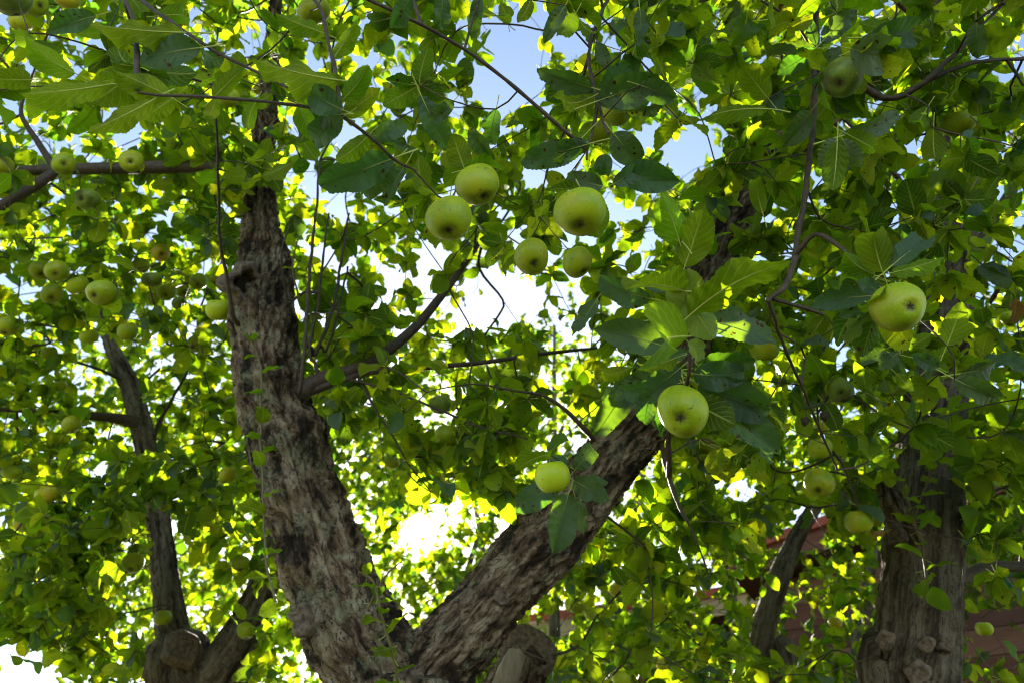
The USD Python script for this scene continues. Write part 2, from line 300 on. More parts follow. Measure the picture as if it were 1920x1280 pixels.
def slab(a, b, lo, hi, thick, n):
    """A board from a to b (ground points), from height lo to hi (numbers or pairs for the two ends), its face at the line and its body behind it (along n)."""
    lo, hi = np.broadcast_to(lo, 2), np.broadcast_to(hi, 2)
    v = []
    for off in (0, thick):
        for p, k in ((a, 0), (b, 1)):
            for z in (lo[k], hi[k]):
                v.append([p[0] + n[0] * off, p[1] + n[1] * off, z])
    f = [[0, 2, 3], [0, 3, 1], [4, 5, 7], [4, 7, 6], [0, 1, 5], [0, 5, 4], [2, 6, 7], [2, 7, 3], [1, 3, 7], [1, 7, 5], [0, 4, 6], [0, 6, 2]]
    return np.array(v, float), np.array(f)

hA, hB = P(560, 1222, 10.6)[:2], P(1640, 1085, 8.2)[:2]        # eave of the long house
hA = hA + 0.215 * (hB - hA)
house, ho = thing('house', (hB[0], hB[1], 0), 'red-brown timber house with red roof edge and board gable behind the trees', 'house')
du = unit(hB - hA); nn = np.array([-du[1], du[0]]); nn = nn if nn[1] > 0 else -nn
EZ = P(1400, 1118, 8.75)[2]
wa, wb = hA + nn * 0.55, hB + nn * 0.55
z = 0.0
k = 0
while z < EZ - 0.25:
    v, f = slab(wa, wb, z, z + 0.188, 0.03, nn)
    put(house, 'board', v, f, BOARD[k % 3], org=ho, smooth=False); z += 0.193; k += 1
v, f = slab(wa + nn * 0.032, wb + nn * 0.032, 0, EZ - 0.1, 5.0, nn); put(house, 'wall', v, f, SOFFIT, org=ho, smooth=False)
v, f = slab(hA + nn * 0.026, hB + nn * 0.026, EZ - 0.06, EZ - 0.035, 0.6, nn); put(house, 'soffit', v, f, SOFFIT, org=ho, smooth=False)
v, f = slab(hA, hB, EZ - 0.20, EZ - 0.012, 0.024, nn); put(house, 'fascia', v, f, FASCIA, org=ho, smooth=False)
# the sloping roof, its red edge proud of the fascia
e0 = [np.array([*(p - nn * 0.05), EZ]) for p in (hA - du * 0.3, hB + du * 0.3)]
e1 = [np.array([*(p + nn * 3.2), EZ + 1.0]) for p in (hA - du * 0.3, hB + du * 0.3)]
e2 = [np.array([*(p + nn * 6.4), EZ]) for p in (hA - du * 0.3, hB + du * 0.3)]
rv = np.array([*e0, *e1, *e2]); rv = np.vstack([rv, rv + [0, 0, 0.09]])
rf = np.array([[0, 2, 3], [0, 3, 1], [2, 4, 5], [2, 5, 3], [6, 7, 9], [6, 9, 8], [8, 9, 11], [8, 11, 10], [0, 1, 7], [0, 7, 6], [4, 10, 11], [4, 11, 5], [0, 6, 8], [0, 8, 2], [2, 8, 10], [2, 10, 4], [1, 3, 9], [1, 9, 7], [3, 5, 11], [3, 11, 9]])
put(house, 'roof', rv, rf, REDROOF, org=ho, smooth=False)
# the gable wing to the right, nearer, of wide horizontal boards under a rising rake
gA, gB = P(1452, 1180, 6.6)[:2], P(2250, 1180, 5.3)[:2]
gu = unit(gB - gA); gn = np.array([-gu[1], gu[0]]); gn = gn if gn[1] > 0 else -gn
gl = np.linalg.norm(gB - gA)
z0r, z1r = P(1480, 1045, 6.5)[2], P(1900, 880, 5.8)[2]
s0, s1 = (P(1480, 1045, 6.5)[:2] - gA) @ gu, (P(1900, 880, 5.8)[:2] - gA) @ gu
rake = lambda s: z0r + (s - s0) * (z1r - z0r) / (s1 - s0)
z = 0.0
k = 0
while z < rake(gl) - 0.02:
    lo, hi = z, z + 0.186
    sa = 0.0
    if hi > rake(0):
        sa = max(0.0, s0 + (hi - z0r) * (s1 - s0) / (z1r - z0r))
    if sa < gl - 0.1:
        cut = gA + gu * sa
        v, f = slab(cut, gB, lo, hi, 0.03, gn)
        put(house, 'board', v, f, BOARD[(k * 2 + 1) % 3], org=ho, smooth=False)
    z += 0.192; k += 1
v, f = slab(gA + gn * 0.032, gB + gn * 0.032, 0, (rake(0) - 0.02, rake(gl) - 0.02), 2.4, gn); put(house, 'gable_wall', v, f, SOFFIT, org=ho, smooth=False)
v, f = slab(gA - gu * 0.2 - gn * 0.35, gB - gn * 0.35, (rake(-0.2) - 0.02, rake(gl) - 0.02), (rake(-0.2) + 0.15, rake(gl) + 0.15), 0.03, gn); put(house, 'rake_board', v, f, BOARD[0], org=ho, smooth=False)
v, f = slab(gA - gu * 0.2 - gn * 0.316, gB - gn * 0.316, (rake(-0.2) + 0.02, rake(gl) + 0.02), (rake(-0.2) + 0.06, rake(gl) + 0.06), 0.7, gn); put(house, 'gable_soffit', v, f, SOFFIT, org=ho, smooth=False)
v, f = slab(gA - gu * 0.25 - gn * 0.40, gB - gn * 0.40, (rake(-0.25) + 0.155, rake(gl) + 0.155), (rake(-0.25) + 0.23, rake(gl) + 0.23), 3.2, gn); put(house, 'gable_roof', v, f, REDROOF, org=ho, smooth=False)

# ------------------------------------------------------------------ leaf shapes
def leaf_shape(nv, na, r, serr=0.0, petiole=0.32, width=None, fold=None, curl=None, wave=None, twist=None, side_bend=None, notch=0.0):
    """A leaf of blade length 1 along +y from y = 0, its stalk running back to y = -petiole; upper side +z. Returns vertices, faces, uv (u across -1..1, v along)."""
    width = r.uniform(0.54, 0.70) if width is None else width
    fold = r.uniform(0.05, 0.55) if fold is None else fold
    curl = r.normal(-0.7, 0.55) if curl is None else curl
    wave = r.uniform(0.02, 0.08) if wave is None else wave
    twist = r.normal(0, 0.35) if twist is None else twist
    side_bend = r.normal(0, 0.16) if side_bend is None else side_bend
    t = np.linspace(0, 1, nv + 1)
    prof = (t + 0.004) ** 0.62 * (1.0 - t) ** 0.72
    prof = prof / prof.max()
    tipm = np.clip((t - 0.86) / 0.14, 0, 1); prof = prof * (1 - 0.35 * tipm)
    u = np.linspace(-1, 1, na + 1)
    ph = r.uniform(0, 6.28, 4); nw = r.uniform(2.2, 4.0)
    tt, uu = np.meshgrid(t, u, indexing='ij')
    half = prof[:, None] * width / 2
    tooth = np.ones_like(tt)
    if serr:
        saw = np.where(np.arange(nv + 1) % 2 == 0, 1.0, -1.0)[:, None] * serr
        tooth = 1 + np.where(np.abs(uu) > 0.99, saw / np.maximum(half, 0.05) * 0.5, 0.0)
    irr = 1 + 0.045 * np.sin(3.1 * tt * 2 + ph[0]) * (uu > 0) + 0.045 * np.sin(2.7 * tt * 2 + ph[1]) * (uu < 0)
    if notch:
        irr = irr * (1 - notch * np.exp(-((tt - 0.55 - 0.2 * math.sin(ph[2])) / 0.07) ** 2) * (uu > 0.3))
    x = uu * half * tooth * irr
    fo = fold * (0.4 + 0.6 * tt)
    zf = np.abs(x) * np.sin(fo); xf = x * np.cos(fo)
    zf = zf + wave * np.sin(nw * 2 * np.pi * tt / 1.6 + ph[2] + (uu > 0) * ph[3]) * uu**2 * np.sqrt(np.maximum(prof, 0))[:, None]
    zf = zf + 0.012 * np.sin(tt * 8 * 2 * np.pi - 3 * np.abs(uu)) * np.abs(uu) * (na >= 4)
    tw = twist * tt
    xr, zr = xf * np.cos(tw) - zf * np.sin(tw), xf * np.sin(tw) + zf * np.cos(tw)
    # bend of the midrib in the leaf's own vertical plane and sideways
    def rib(s):
        s = np.asarray(s)
        a = curl * np.maximum(s, 0) ** 1.3
        return a
    fine = np.linspace(0, 1, 41); a = rib(fine)
    yy = np.concatenate([[0], np.cumsum(np.cos((a[1:] + a[:-1]) / 2) / 40)]); zz = np.concatenate([[0], np.cumsum(np.sin((a[1:] + a[:-1]) / 2) / 40)])
    ay = np.interp(t, fine, yy)[:, None]; az = np.interp(t, fine, zz)[:, None]; aa = rib(t)[:, None]
    vx = xr + side_bend * tt**2; vy = ay - zr * np.sin(aa); vz = az + zr * np.cos(aa)
    v = np.stack([vx, vy, vz], -1).reshape(-1, 3)
    uv = np.stack([uu, tt], -1).reshape(-1, 2)
    n1 = na + 1
    i, j = np.meshgrid(np.arange(nv), np.arange(na), indexing='ij')
    q = np.stack([i * n1 + j, i * n1 + j + 1, (i + 1) * n1 + j + 1, (i + 1) * n1 + j], -1).reshape(-1, 4)
    f = np.vstack([q[:, [0, 1, 2]], q[:, [0, 2, 3]]])
    # stalk, running on under the blade as the raised midrib
    sag = r.uniform(-0.04, 0.10)
    ps = np.array([-petiole, -petiole * 0.5, -0.02])
    pc = np.stack([0 * ps, ps, sag * (ps / petiole) ** 2 - 0.004], -1)
    rad = np.array([0.016, 0.013, 0.012]); sides = 3
    if serr:
        rt = np.linspace(0.05, 0.86, 9); ra = rib(rt)
        pc = np.vstack([pc, np.stack([side_bend * rt**2, np.interp(rt, fine, yy) + 0.005 * np.sin(ra), np.interp(rt, fine, zz) - 0.005 * np.cos(ra)], -1)])
        rad = np.concatenate([rad * 0.8, 0.0095 * (1 - rt) + 0.0012]); sides = 5
    tv, tf, _ = tube(pc, rad, sides, cap=False)
    return np.vstack([v, tv]), np.vstack([f, tf + len(v)]), np.vstack([uv, np.tile([0.0, -0.2], (len(tv), 1))])

r_ = np.random.default_rng(5)
LOW = [leaf_shape(7, 4, r_) for _ in range(28)]          # small in the picture
FARL = [leaf_shape(5, 2, r_, petiole=0.25) for _ in range(9)]

def frame(D, N):
    D = unit(D); N = N - (N * D).sum(-1, keepdims=True) * D; N = unit(N); X = np.cross(D, N)
    return np.stack([X, D, N], -2)      # rows: the leaf's x, y, z axes

# ------------------------------------------------------------------ gaps where the sky shows, and limbs that stay uncovered
GAPS = [np.array(g_, float) for g_ in (
    [(905, 25), (990, 30), (1085, 20), (1120, 45), (1085, 110), (1040, 90), (1010, 170), (1040, 225), (990, 200), (930, 200), (860, 160), (905, 110)],
    [(985, 345), (1040, 305), (1110, 270), (1110, 300), (1050, 345), (1000, 375)],
    [(1235, 265), (1290, 225), (1345, 240), (1335, 300), (1300, 330), (1255, 300)],
    [(880, 540), (960, 515), (1050, 545), (1040, 585), (975, 600), (950, 640), (900, 600), (860, 620), (850, 590)],
    [(765, 470), (835, 455), (850, 500), (790, 510)],
    [(212, 235), (250, 195), (262, 225), (245, 275), (215, 290)],
    [(50, 255), (85, 240), (115, 285), (80, 310), (50, 290)],
    [(-30, 1215), (50, 1205), (120, 1250), (135, 1300), (-30, 1300)],
    [(230, 1120), (300, 1090), (300, 1150), (270, 1190), (215, 1180)],
    [(365, 1140), (400, 1150), (390, 1180), (365, 1180)],
    [(520, 1225), (555, 1205), (590, 1280), (525, 1280)],
    [(1440, 1010), (1490, 985), (1500, 1040), (1460, 1090), (1420, 1070)],
    [(1340, 890), (1420, 860), (1430, 930), (1360, 940)],
    [(1570, 850), (1640, 870), (1630, 900), (1575, 890)],
    [(715, 1100), (760, 1095), (830, 1115), (790, 1175), (750, 1180)],
    [(985, 1160), (1050, 1090), (1060, 1130), (1015, 1165)],
    [(640, 830), (700, 800), (720, 860), (690, 960), (660, 950)],
    [(760, 690), (820, 690), (860, 770), (800, 800)])]
THIN = [(np.array(p, float), d, k) for p, d, k in (
    ([(1500, 1110), (1640, 1110), (1640, 1300), (1500, 1300)], 6.0, 0.75), ([(1812, 1150), (1990, 1130), (1990, 1320), (1812, 1320)], 6.0, 0.35),
    ([(1400, 1190), (1500, 950), (1560, 950), (1490, 1260)], 4.4, 0.15), ([(1320, 1080), (1430, 1080), (1430, 1140), (1320, 1140)], 9.0, 0.6), ([(985, 1140), (1070, 1140), (1070, 1180), (985, 1180)], 9.0, 0.3))]
CLEAR = [(np.array(p, float), d) for p, d in (
    ([(425, 500), (560, 480), (575, 700), (620, 820), (690, 1000), (770, 1200), (800, 1260), (1090, 860), (1200, 790), (1240, 820), (1000, 1150), (890, 1290), (600, 1290), (500, 1080), (440, 800)], 2.35),
    ([(440, 365), (530, 365), (560, 485), (425, 485)], 2.42),
    ([(1650, 960), (1805, 900), (1800, 1290), (1610, 1290)], 2.75),
    ([(275, 960), (330, 960), (400, 1180), (480, 1150), (440, 1290), (270, 1290)], 3.2),
    ([(190, 640), (240, 640), (300, 840), (250, 850)], 3.5))]

def inside(poly, x, y):
    n = len(poly); r = np.zeros(np.shape(x), bool); j = n - 1
    for i in range(n):
        xi, yi, xj, yj = *poly[i], *poly[j]
        r ^= ((yi > y) != (yj > y)) & (x < (xj - xi) * (y - yi) / (yj - yi + 1e-9) + xi)
        j = i
    return r

def allowed(p, keep=0.04):
    px, py, d = proj(p)
    bad = np.zeros(len(p), bool)
    jx, jy = px + rng.normal(0, 7, len(p)), py + rng.normal(0, 7, len(p))
    for k, g_ in enumerate(GAPS):
        bad |= inside(g_, jx, jy) & (rng.random(len(p)) > keep) & ((d < 4.0) | (k < 8))
    bad |= (np.hypot(px - 785, py - 1000) < 46 * rng.uniform(0.6, 1.15, len(p))) & (rng.random(len(p)) > 0.10)
    for g_, dmax in CLEAR:
        bad |= inside(g_, px, py) & (d < dmax)
    for g_, dmax, k in THIN:
        bad |= inside(g_, px, py) & (d < dmax) & (rng.random(len(p)) > k)
    return ~bad & (d > 0.7)

DENS = 1.45
APPLES = []
def on_apple(p, k=1.2):
    px, py, d = proj(p); bad = np.zeros(len(p), bool)
    for (ax, ay, ar, ad) in APPLES:
        bad |= (np.hypot(px - ax, py - ay) < ar * k) & (d < ad + 0.02)
    return bad

def box_spurs(x0, x1, y0, y1, d0, d1, n):
    n = int(n * DENS)
    p = P(rng.uniform(x0, x1, n), rng.uniform(y0, y1, n), rng.uniform(d0**1.5, d1**1.5, n) ** (1 / 1.5))
    p = p[p[:, 2] > 0.9]
    p = p[allowed(p, 0.02)]
    cl = meshkit.fbm(p * 2.6, 2, 3)
    return p[rng.random(len(p)) < np.clip((cl - 0.36) / 0.16, 0.05, 1)]

# ------------------------------------------------------------------ growing a tree
class Tree:
    def __init__(self, name, base, label, cat='tree', bark=BARK, group=None, far=False):
        self.path, self.org = thing(name, base, label, cat, group)
        self.bark, self.far = bark, far
        self.skel, self.skr = [], []       # points twigs can spring from
        self.leaves = []                   # (base, D, N, size, material index, heroic shape or None)
        self.spurs = []
        self.twigs = []

    def limb(self, pts, name='limb', mat=None, sides=None, step=0.012, rough=0.0, burls=(), world=False, label=None, skeleton=True):
        """pts rows (px, py, depth, width in pixels), or with world: (x, y, z, radius)."""
        pts = np.asarray(pts, float)
        w = pts if world else np.column_stack([P(pts[:, 0], pts[:, 1], pts[:, 2]), pts[:, 3] * (0.88 if rough else 1.0) * pts[:, 2] / (2 * F)])
        s = spline(w, step)
        seed = int(abs(w[0, 0] * 1000)) % 97
        def disp(ang, along, p, R):
            q = np.stack([np.cos(ang) * R * 38, np.sin(ang) * R * 38, along * 6], -1)
            a = 1 - np.abs(2 * meshkit.fbm(q, 3, seed) - 1) * 2          # ridges
            q2 = np.stack([np.cos(ang) * R * 105, np.sin(ang) * R * 105, along * 26], -1)
            a2 = np.abs(2 * meshkit.fbm(q2, 2, seed + 3) - 1)
            b = meshkit.fbm(p * 9.0, 3, seed + 5) - 0.5
            c = meshkit.fbm(p * 70.0, 2, seed + 9) - 0.5
            o = R * rough * (0.15 * (a - 0.55) + 0.36 * b) + rough * (0.010 * c - 0.011 * np.clip(0.30 - a2, 0, 1) / 0.30)
            for (c0, sig, amp) in burls:
                o = o + amp * np.exp(-((p - c0) ** 2).sum(-1) / sig**2)
            return o
        sides = sides or (64 if rough else 8)
        v, f, uv = tube(s[:, :3], np.maximum(s[:, 3], 0.0012), sides, disp if rough else None)
        put(self.path, name, v, f, mat or self.bark, uv, self.org, label=label)
        if skeleton:
            st = max(1, int(0.05 / step))
            self.skel.append(s[::st, :3]); self.skr.append(s[::st, 3])
        return s

    def twig(self, pts, mat=None, link=True, name='branch', skeleton=True):
        """An explicit branch: rows (px, py, depth, width in pixels); joined to the nearest limb."""
        pts = np.asarray(pts, float)
        w = np.column_stack([P(pts[:, 0], pts[:, 1], pts[:, 2]), pts[:, 3] * 0.82 * pts[:, 2] / (2 * F)])
        if link and self.skel:
            sk = np.vstack(self.skel); k = np.argmin(np.linalg.norm(sk - w[0, :3], axis=1)); dist = np.linalg.norm(sk[k] - w[0, :3])
            if dist > 0.02:
                midp = (sk[k] + w[0, :3]) / 2 + np.array([0, 0, 0.12 * dist])
                w = np.vstack([np.append(sk[k], w[0, 3] * 1.35), np.append(midp, w[0, 3] * 1.15), w])
        s = spline(w, 0.02)
        s[1:-1, :3] += (meshkit.noise(s[1:-1, :3] * 30, 3)[:, None] - 0.5) * 0.006 * np.array([1, 0.3, -1])
        v, f, uv = tube(s[:, :3], np.maximum(s[:, 3], 0.0009) * (1 + 0.12 * np.sin(np.arange(len(s)) * 1.7)), 6)
        put(self.path, name, v, f, mat or TWIG, uv, self.org)
        if skeleton:
            self.skel.append(s[2::2, :3]); self.skr.append(s[2::2, 3])
        return s

    def leaf(self, base, D, N, size, mat, shape=None):
        self.leaves.append((np.asarray(base, float), np.asarray(D, float), np.asarray(N, float), float(size), mat, shape))

    def hero(self, bx, by, tx, ty, d, dt=0.0, w=0.6, side='u', roll=0.0, mat=None, seed=None, spur=False, **kw):
        """A leaf placed by where its stalk starts and its tip ends."""
        b, t = P(bx, by, d), P(tx, ty, d + dt)
        D = unit(t - b); Lt = np.linalg.norm(t - b)
        vw = unit(CAM - (b + t) / 2); N = unit(vw - (vw @ D) * D)
        if side == 'u':
            N = -N
        N = Rotation.from_rotvec(D * math.radians(roll)).apply(N)
        r = np.random.default_rng(int(bx * 7 + by * 13 + tx) if seed is None else seed)
        kw.setdefault('petiole', 0.34); w = w * 0.9; kw.setdefault('curl', r.normal(-0.8, 0.5)); kw.setdefault('fold', r.uniform(0.2, 0.85)); kw.setdefault('twist', r.normal(0, 0.35)); kw.setdefault('wave', r.uniform(0.03, 0.075)); kw.setdefault('side_bend', r.normal(0, 0.07))
        kw.setdefault('notch', 0.25 if r.random() < 0.12 else 0.0)
        sh = leaf_shape(44, 6, r, serr=0.011, width=w, **kw)
        self.leaf(b, D, N, Lt / (1 + kw['petiole']) * 1.06, mat if mat is not None else (LEAF[1] if side == 't' else LEAF[0]), sh)
        if spur:
            self.spurs.append((b[None], 0))

    def shoot(self, s, every, size, start=0.1, mat=LEAF[0], up=0.6):
        """Leaves standing alternately along a branch s."""
        L = np.concatenate([[0], np.cumsum(np.linalg.norm(np.diff(s[:, :3], axis=0), axis=1))])
        a = start * L[-1]; k = 0
        while a <= L[-1]:
            p = np.array([np.interp(a, L, s[:, c]) for c in range(3)]); i = min(np.searchsorted(L, a), len(s) - 1)
            tdir = unit(s[i, :3] - s[max(0, i - 2), :3])
            ang = k * 2.4 + rng.uniform(0, 0.8)
            e1 = unit(np.cross(tdir, [0.3, -1, 0.2])); e2 = np.cross(tdir, e1)
            D = unit(np.cos(ang) * e1 + np.sin(ang) * e2 + 0.55 * tdir + np.array([0, -0.15, -0.1]))
            N = unit(np.array([0, 0, 1.0]) * up + tdir * 0.6 + rng.normal(0, 0.3, 3))
            self.leaf(p, D, N, size * rng.uniform(0.7, 1.15) * (1 - 0.35 * a / L[-1]), mat, 'keep')
            a += every * rng.uniform(0.7, 1.3); k += 1

    def grow(self, pull=0.22, step=0.09):
        sk = np.vstack(self.skel); M = len(sk)
        tgt = np.vstack([s[0] for s in self.spurs]); nl = np.concatenate([np.full(len(s[0]), s[1]) for s in self.spurs])
        d0 = np.array([np.min(((sk - t) ** 2).sum(1)) for t in tgt])
        order = np.argsort(d0)
        cap = M + int(np.sqrt(d0).sum() / step) + 4 * len(tgt) + 10
        nodes = np.zeros((cap, 3)); par = np.full(cap, -1); pl = np.zeros(cap); tipn = np.zeros(cap, int)
        nodes[:M] = sk; n = M
        for o in order:
            t = tgt[o]
            dist = np.sqrt(((nodes[:n] - t) ** 2).sum(1)); k = int(np.argmin(dist + pull * pl[:n])); dd = dist[k]
            m = max(1, int(dd / step))
            if n + m >= cap:
                break
            prev, a = k, nodes[k].copy()
            side = rng.normal(0, 0.10, 3) * dd; side[2] += 0.06 * dd
            for q in range(1, m + 1):
                u = q / m
                nodes[n] = a + (t - a) * u + side * (4 * u * (1 - u)) + (rng.normal(0, 0.004, 3) if q < m else 0)
                par[n] = prev; pl[n] = pl[prev] + dd / m; prev = n; n += 1
            tipn[prev] = max(1, nl[o]); 
            if nl[o] == 0: tipn[prev] = -1
        nodes, par, tipn = nodes[:n], par[:n], tipn[:n]
        cnt = np.zeros(n)
        cnt[M:] = 0.0
        cnt[tipn != 0] += 1
        for k in range(n - 1, M - 1, -1):
            if par[k] >= M:
                cnt[par[k]] += cnt[k]
        rad = 0.0010 * np.maximum(cnt, 1) ** 0.39
        kids = {}
        for k in range(M, n):
            kids.setdefault(par[k], []).append(k)
        chains, starts = [], []
        for k in range(M, n):
            if par[k] < M or max(kids[par[k]], key=lambda c: cnt[c]) != k:
                starts.append(k)
        for k in starts:
            ch = [par[k], k]
            while ch[-1] in kids:
                ch.append(max(kids[ch[-1]], key=lambda c: cnt[c]))
            rr = rad[ch].copy(); rr[0] = rr[1] * 1.12
            chains.append(np.column_stack([nodes[ch], rr]))
        self.chains = chains
        # leaves at the spurs and along the last stretch of every twig
        up = np.array([0, 0, 1.0])
        for k in range(M, n):
            td = unit(nodes[k] - nodes[par[k]])
            if tipn[k] > 0:
                m = max(2, int(tipn[k] + rng.integers(-2, 3))); a0 = rng.uniform(0, 6.28)
            elif tipn[k] == 0 and cnt[k] <= 3 and rng.random() < (0.75 if not self.far else 0.5):
                m = 1; a0 = rng.uniform(0, 6.28)
            else:
                continue
            e1 = unit(np.cross(td, [0.21, 0.37, 0.9])); e2 = np.cross(td, e1)
            for q in range(m):
                ang = a0 + q * 2.4
                D = unit(np.cos(ang) * e1 + np.sin(ang) * e2 + rng.uniform(0.1, 0.9) * td + np.array([0, 0, rng.normal(-0.10, 0.35)]))
                N = unit(up + rng.normal(0, 0.55, 3))
                if abs(N @ D) > 0.92:
                    N = unit(np.cross(D, e1))
                u = rng.random()
                self.leaf(nodes[k], D, N, rng.normal(0.070, 0.011) * (1.0 if q < 6 else 0.75), LEAF[0] if u < 0.46 else LEAF[1] if u < 0.70 else LEAF[2])

    def finish(self, maxleaf=300, maxtwig=120, twig_px=5.0):
        # branches: the ones that show get a prim of their own, the finest are one mesh
        fine = []
        order = sorted(range(len(self.chains)), key=lambda k: -len(self.chains[k]) * self.chains[k][0, 3])
        made = 0
        for k in order:
            c = self.chains[k]
            s = spline(c, 0.035 if not self.far else 0.2)
            sides = 5 if not self.far else 3
            px, py, d = proj(s[:, :3])
            seen = (px > -20) & (px < 1940) & (py > -20) & (py < 1300) & (d > 0.3)
            wpx = np.where(seen, 2 * s[:, 3] / np.maximum(d, 0.3) * F, 0).max()
            v, f, uv = tube(s[:, :3], s[:, 3], sides)
            if made < maxtwig and wpx > twig_px:
                put(self.path, 'branch', v, f, TWIG, uv, self.org); made += 1
            else:
                fine.append((v, f, uv))
        if fine:
            v, f, uv = join(fine)
            put(self.path, 'twigs', v, f, TWIG, uv, self.org, kind='stuff', label='fine bare twigs between the leaves')
        L = self.leaves
        base = np.array([l[0] for l in L]); D = np.array([l[1] for l in L]); N = np.array([l[2] for l in L]); size = np.array([l[3] for l in L])
        hero = np.array([l[5] is not None for l in L]); held = np.array([isinstance(l[5], str) for l in L])
        ctr = base + unit(D) * (size * 0.8)[:, None]
        ok = hero | allowed(ctr, 0.10)
        ok &= ~(hero & ~held & on_apple(ctr, 0.85))
        ok &= (hero & ~held) | ~(on_apple(ctr) | on_apple(base + unit(D) * (size * 0.35)[:, None]))
        px, py, d = proj(ctr)
        ok &= hero | (d > 0.8)
        inview = (px > -30) & (px < 1950) & (py > -30) & (py < 1310) & (d > 0.3)
        big = np.where(inview & ok, size / np.maximum(d, 0.3), 0.0)
        # leaves hidden behind several nearer ones count less
        cell = (np.clip(px // 30, -5, 80) * 1000 + np.clip(py // 30, -5, 60)).astype(int)
        idx = np.argsort(d); seen = {}
        for k in idx:
            if inview[k] and ok[k]:
                c = seen.get(cell[k], 0)
                if c >= 3: big[k] *= 0.3
                seen[cell[k]] = c + 1
        big = big + hero * 100.0
        rank = np.argsort(-big)
        named = [k for k in rank[:maxleaf] if ok[k] and big[k] > 0]
        isn = np.zeros(len(L), bool); isn[named] = True
        R = frame(D, N)
        lr = np.random.default_rng(len(L))
        for k in named:
            sh = L[k][5]
            if sh is None or held[k]:
                if d[k] < 1.9: sh = leaf_shape(36, 6, lr, serr=0.012)
                elif not self.far: sh = leaf_shape(10, 4, lr)
                else: sh = FARL[int(lr.integers(len(FARL)))]
            v = sh[0] * size[k] @ R[k] + base[k]
            put(self.path, 'leaf', v, sh[1], L[k][4], sh[2], self.org)
        rest = np.where(ok & ~isn)[0]
        if len(rest):
            shapes = FARL if self.far else LOW
            pp = fresh(self.path, 'crown')
            pi = UsdGeom.PointInstancer.Define(stage, pp)
            tag(pi.GetPrim(), 'the smaller leaves of the crown', kind='stuff')
            protos, lut = [], {}
            for mi, m in enumerate(LEAF):
                for si, sh in enumerate(shapes):
                    if si % 3 != mi: continue
                    p = put(pp, 'leaf_shape', sh[0], sh[1], m, sh[2]); lut.setdefault(mi, []).append(len(protos)); protos.append(p)
            mats = np.array([LEAF.index(L[k][4]) if L[k][4] in LEAF else 0 for k in rest])
            ids = np.array([lut[m][int(lr.integers(len(lut[m])))] for m in mats])
            qx = Rotation.from_matrix(np.transpose(R[rest], (0, 2, 1))).as_quat()
            pi.CreatePrototypesRel().SetTargets(protos)
            pi.CreateProtoIndicesAttr(Vt.IntArray.FromNumpy(ids.astype(np.int32)))
            pi.CreatePositionsAttr(Vt.Vec3fArray.FromNumpy((base[rest] - self.org).astype(np.float32)))
            pi.CreateOrientationsAttr(Vt.QuathArray([Gf.Quath(float(a[3]), float(a[0]), float(a[1]), float(a[2])) for a in qx]))
            pi.CreateScalesAttr(Vt.Vec3fArray.FromNumpy(np.repeat(size[rest, None], 3, 1).astype(np.float32)))
        print(self.path, 'leaves', len(L), 'named', len(named), 'chains', len(self.chains), 'branches', made)

def lathe(profile, centre, axis, seg=20, wob=0.0, seed=0):
    """profile rows (radius, height) turned about axis at centre."""
    axis = unit(axis); e1 = unit(np.cross(axis, [0.3, 0.2, 0.93])); e2 = np.cross(axis, e1)
    a = np.arange(seg) * 2 * np.pi / seg; pr_ = np.asarray(profile, float)
    wv = 1 + wob * (meshkit.noise(np.stack([np.cos(a) * 1.7 + seed, np.sin(a) * 1.7, 0 * a], -1), seed) - 0.5)
    v = centre + pr_[:, 0, None, None] * wv[None, :, None] * (np.cos(a)[None, :, None] * e1 + np.sin(a)[None, :, None] * e2) + pr_[:, 1, None, None] * axis
    i, j = np.meshgrid(np.arange(len(pr_) - 1), np.arange(seg), indexing='ij'); j2 = (j + 1) % seg
    q = np.stack([i * seg + j, i * seg + j2, (i + 1) * seg + j2, (i + 1) * seg + j], -1).reshape(-1, 4)
    return v.reshape(-1, 3), np.vstack([q[:, [0, 1, 2]], q[:, [0, 2, 3]]]), np.zeros((len(pr_) * seg, 2))

def knot(tree, px, py, d, rpx, tilt=(0, 0, 0), hollow=False, label=None):
    c = P(px, py, d); r = rpx * d / F
    ax = unit(unit(CAM - c) + np.asarray(tilt, float))
    prof = [(1.25, -0.9), (1.2, -0.3), (1.02, 0.0), (0.84, 0.12), (0.68, 0.04), (0.55, -0.10), (0.38, -0.04), (0.2, -0.08), (0.001, -0.05)]
    if hollow:
        prof = [(1.45, -0.9), (1.40, -0.1), (1.22, 0.22), (1.0, 0.30), (0.80, 0.12), (0.66, -0.2), (0.55, -0.8), (0.001, -1.0)]
    v, f, u = lathe(np.array(prof) * r, c, ax, 28, 0.8, int(px) % 13)
    k = put(tree.path, 'knot', v, f, KNOT, u, tree.org, label=label)
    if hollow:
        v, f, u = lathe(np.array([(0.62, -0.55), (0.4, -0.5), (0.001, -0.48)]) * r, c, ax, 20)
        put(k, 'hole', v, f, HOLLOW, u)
        stage.GetPrimAtPath(f'{k}/hole').GetAttribute('points').Set(Vt.Vec3fArray.FromNumpy((v - tree.org).astype(np.float32)))

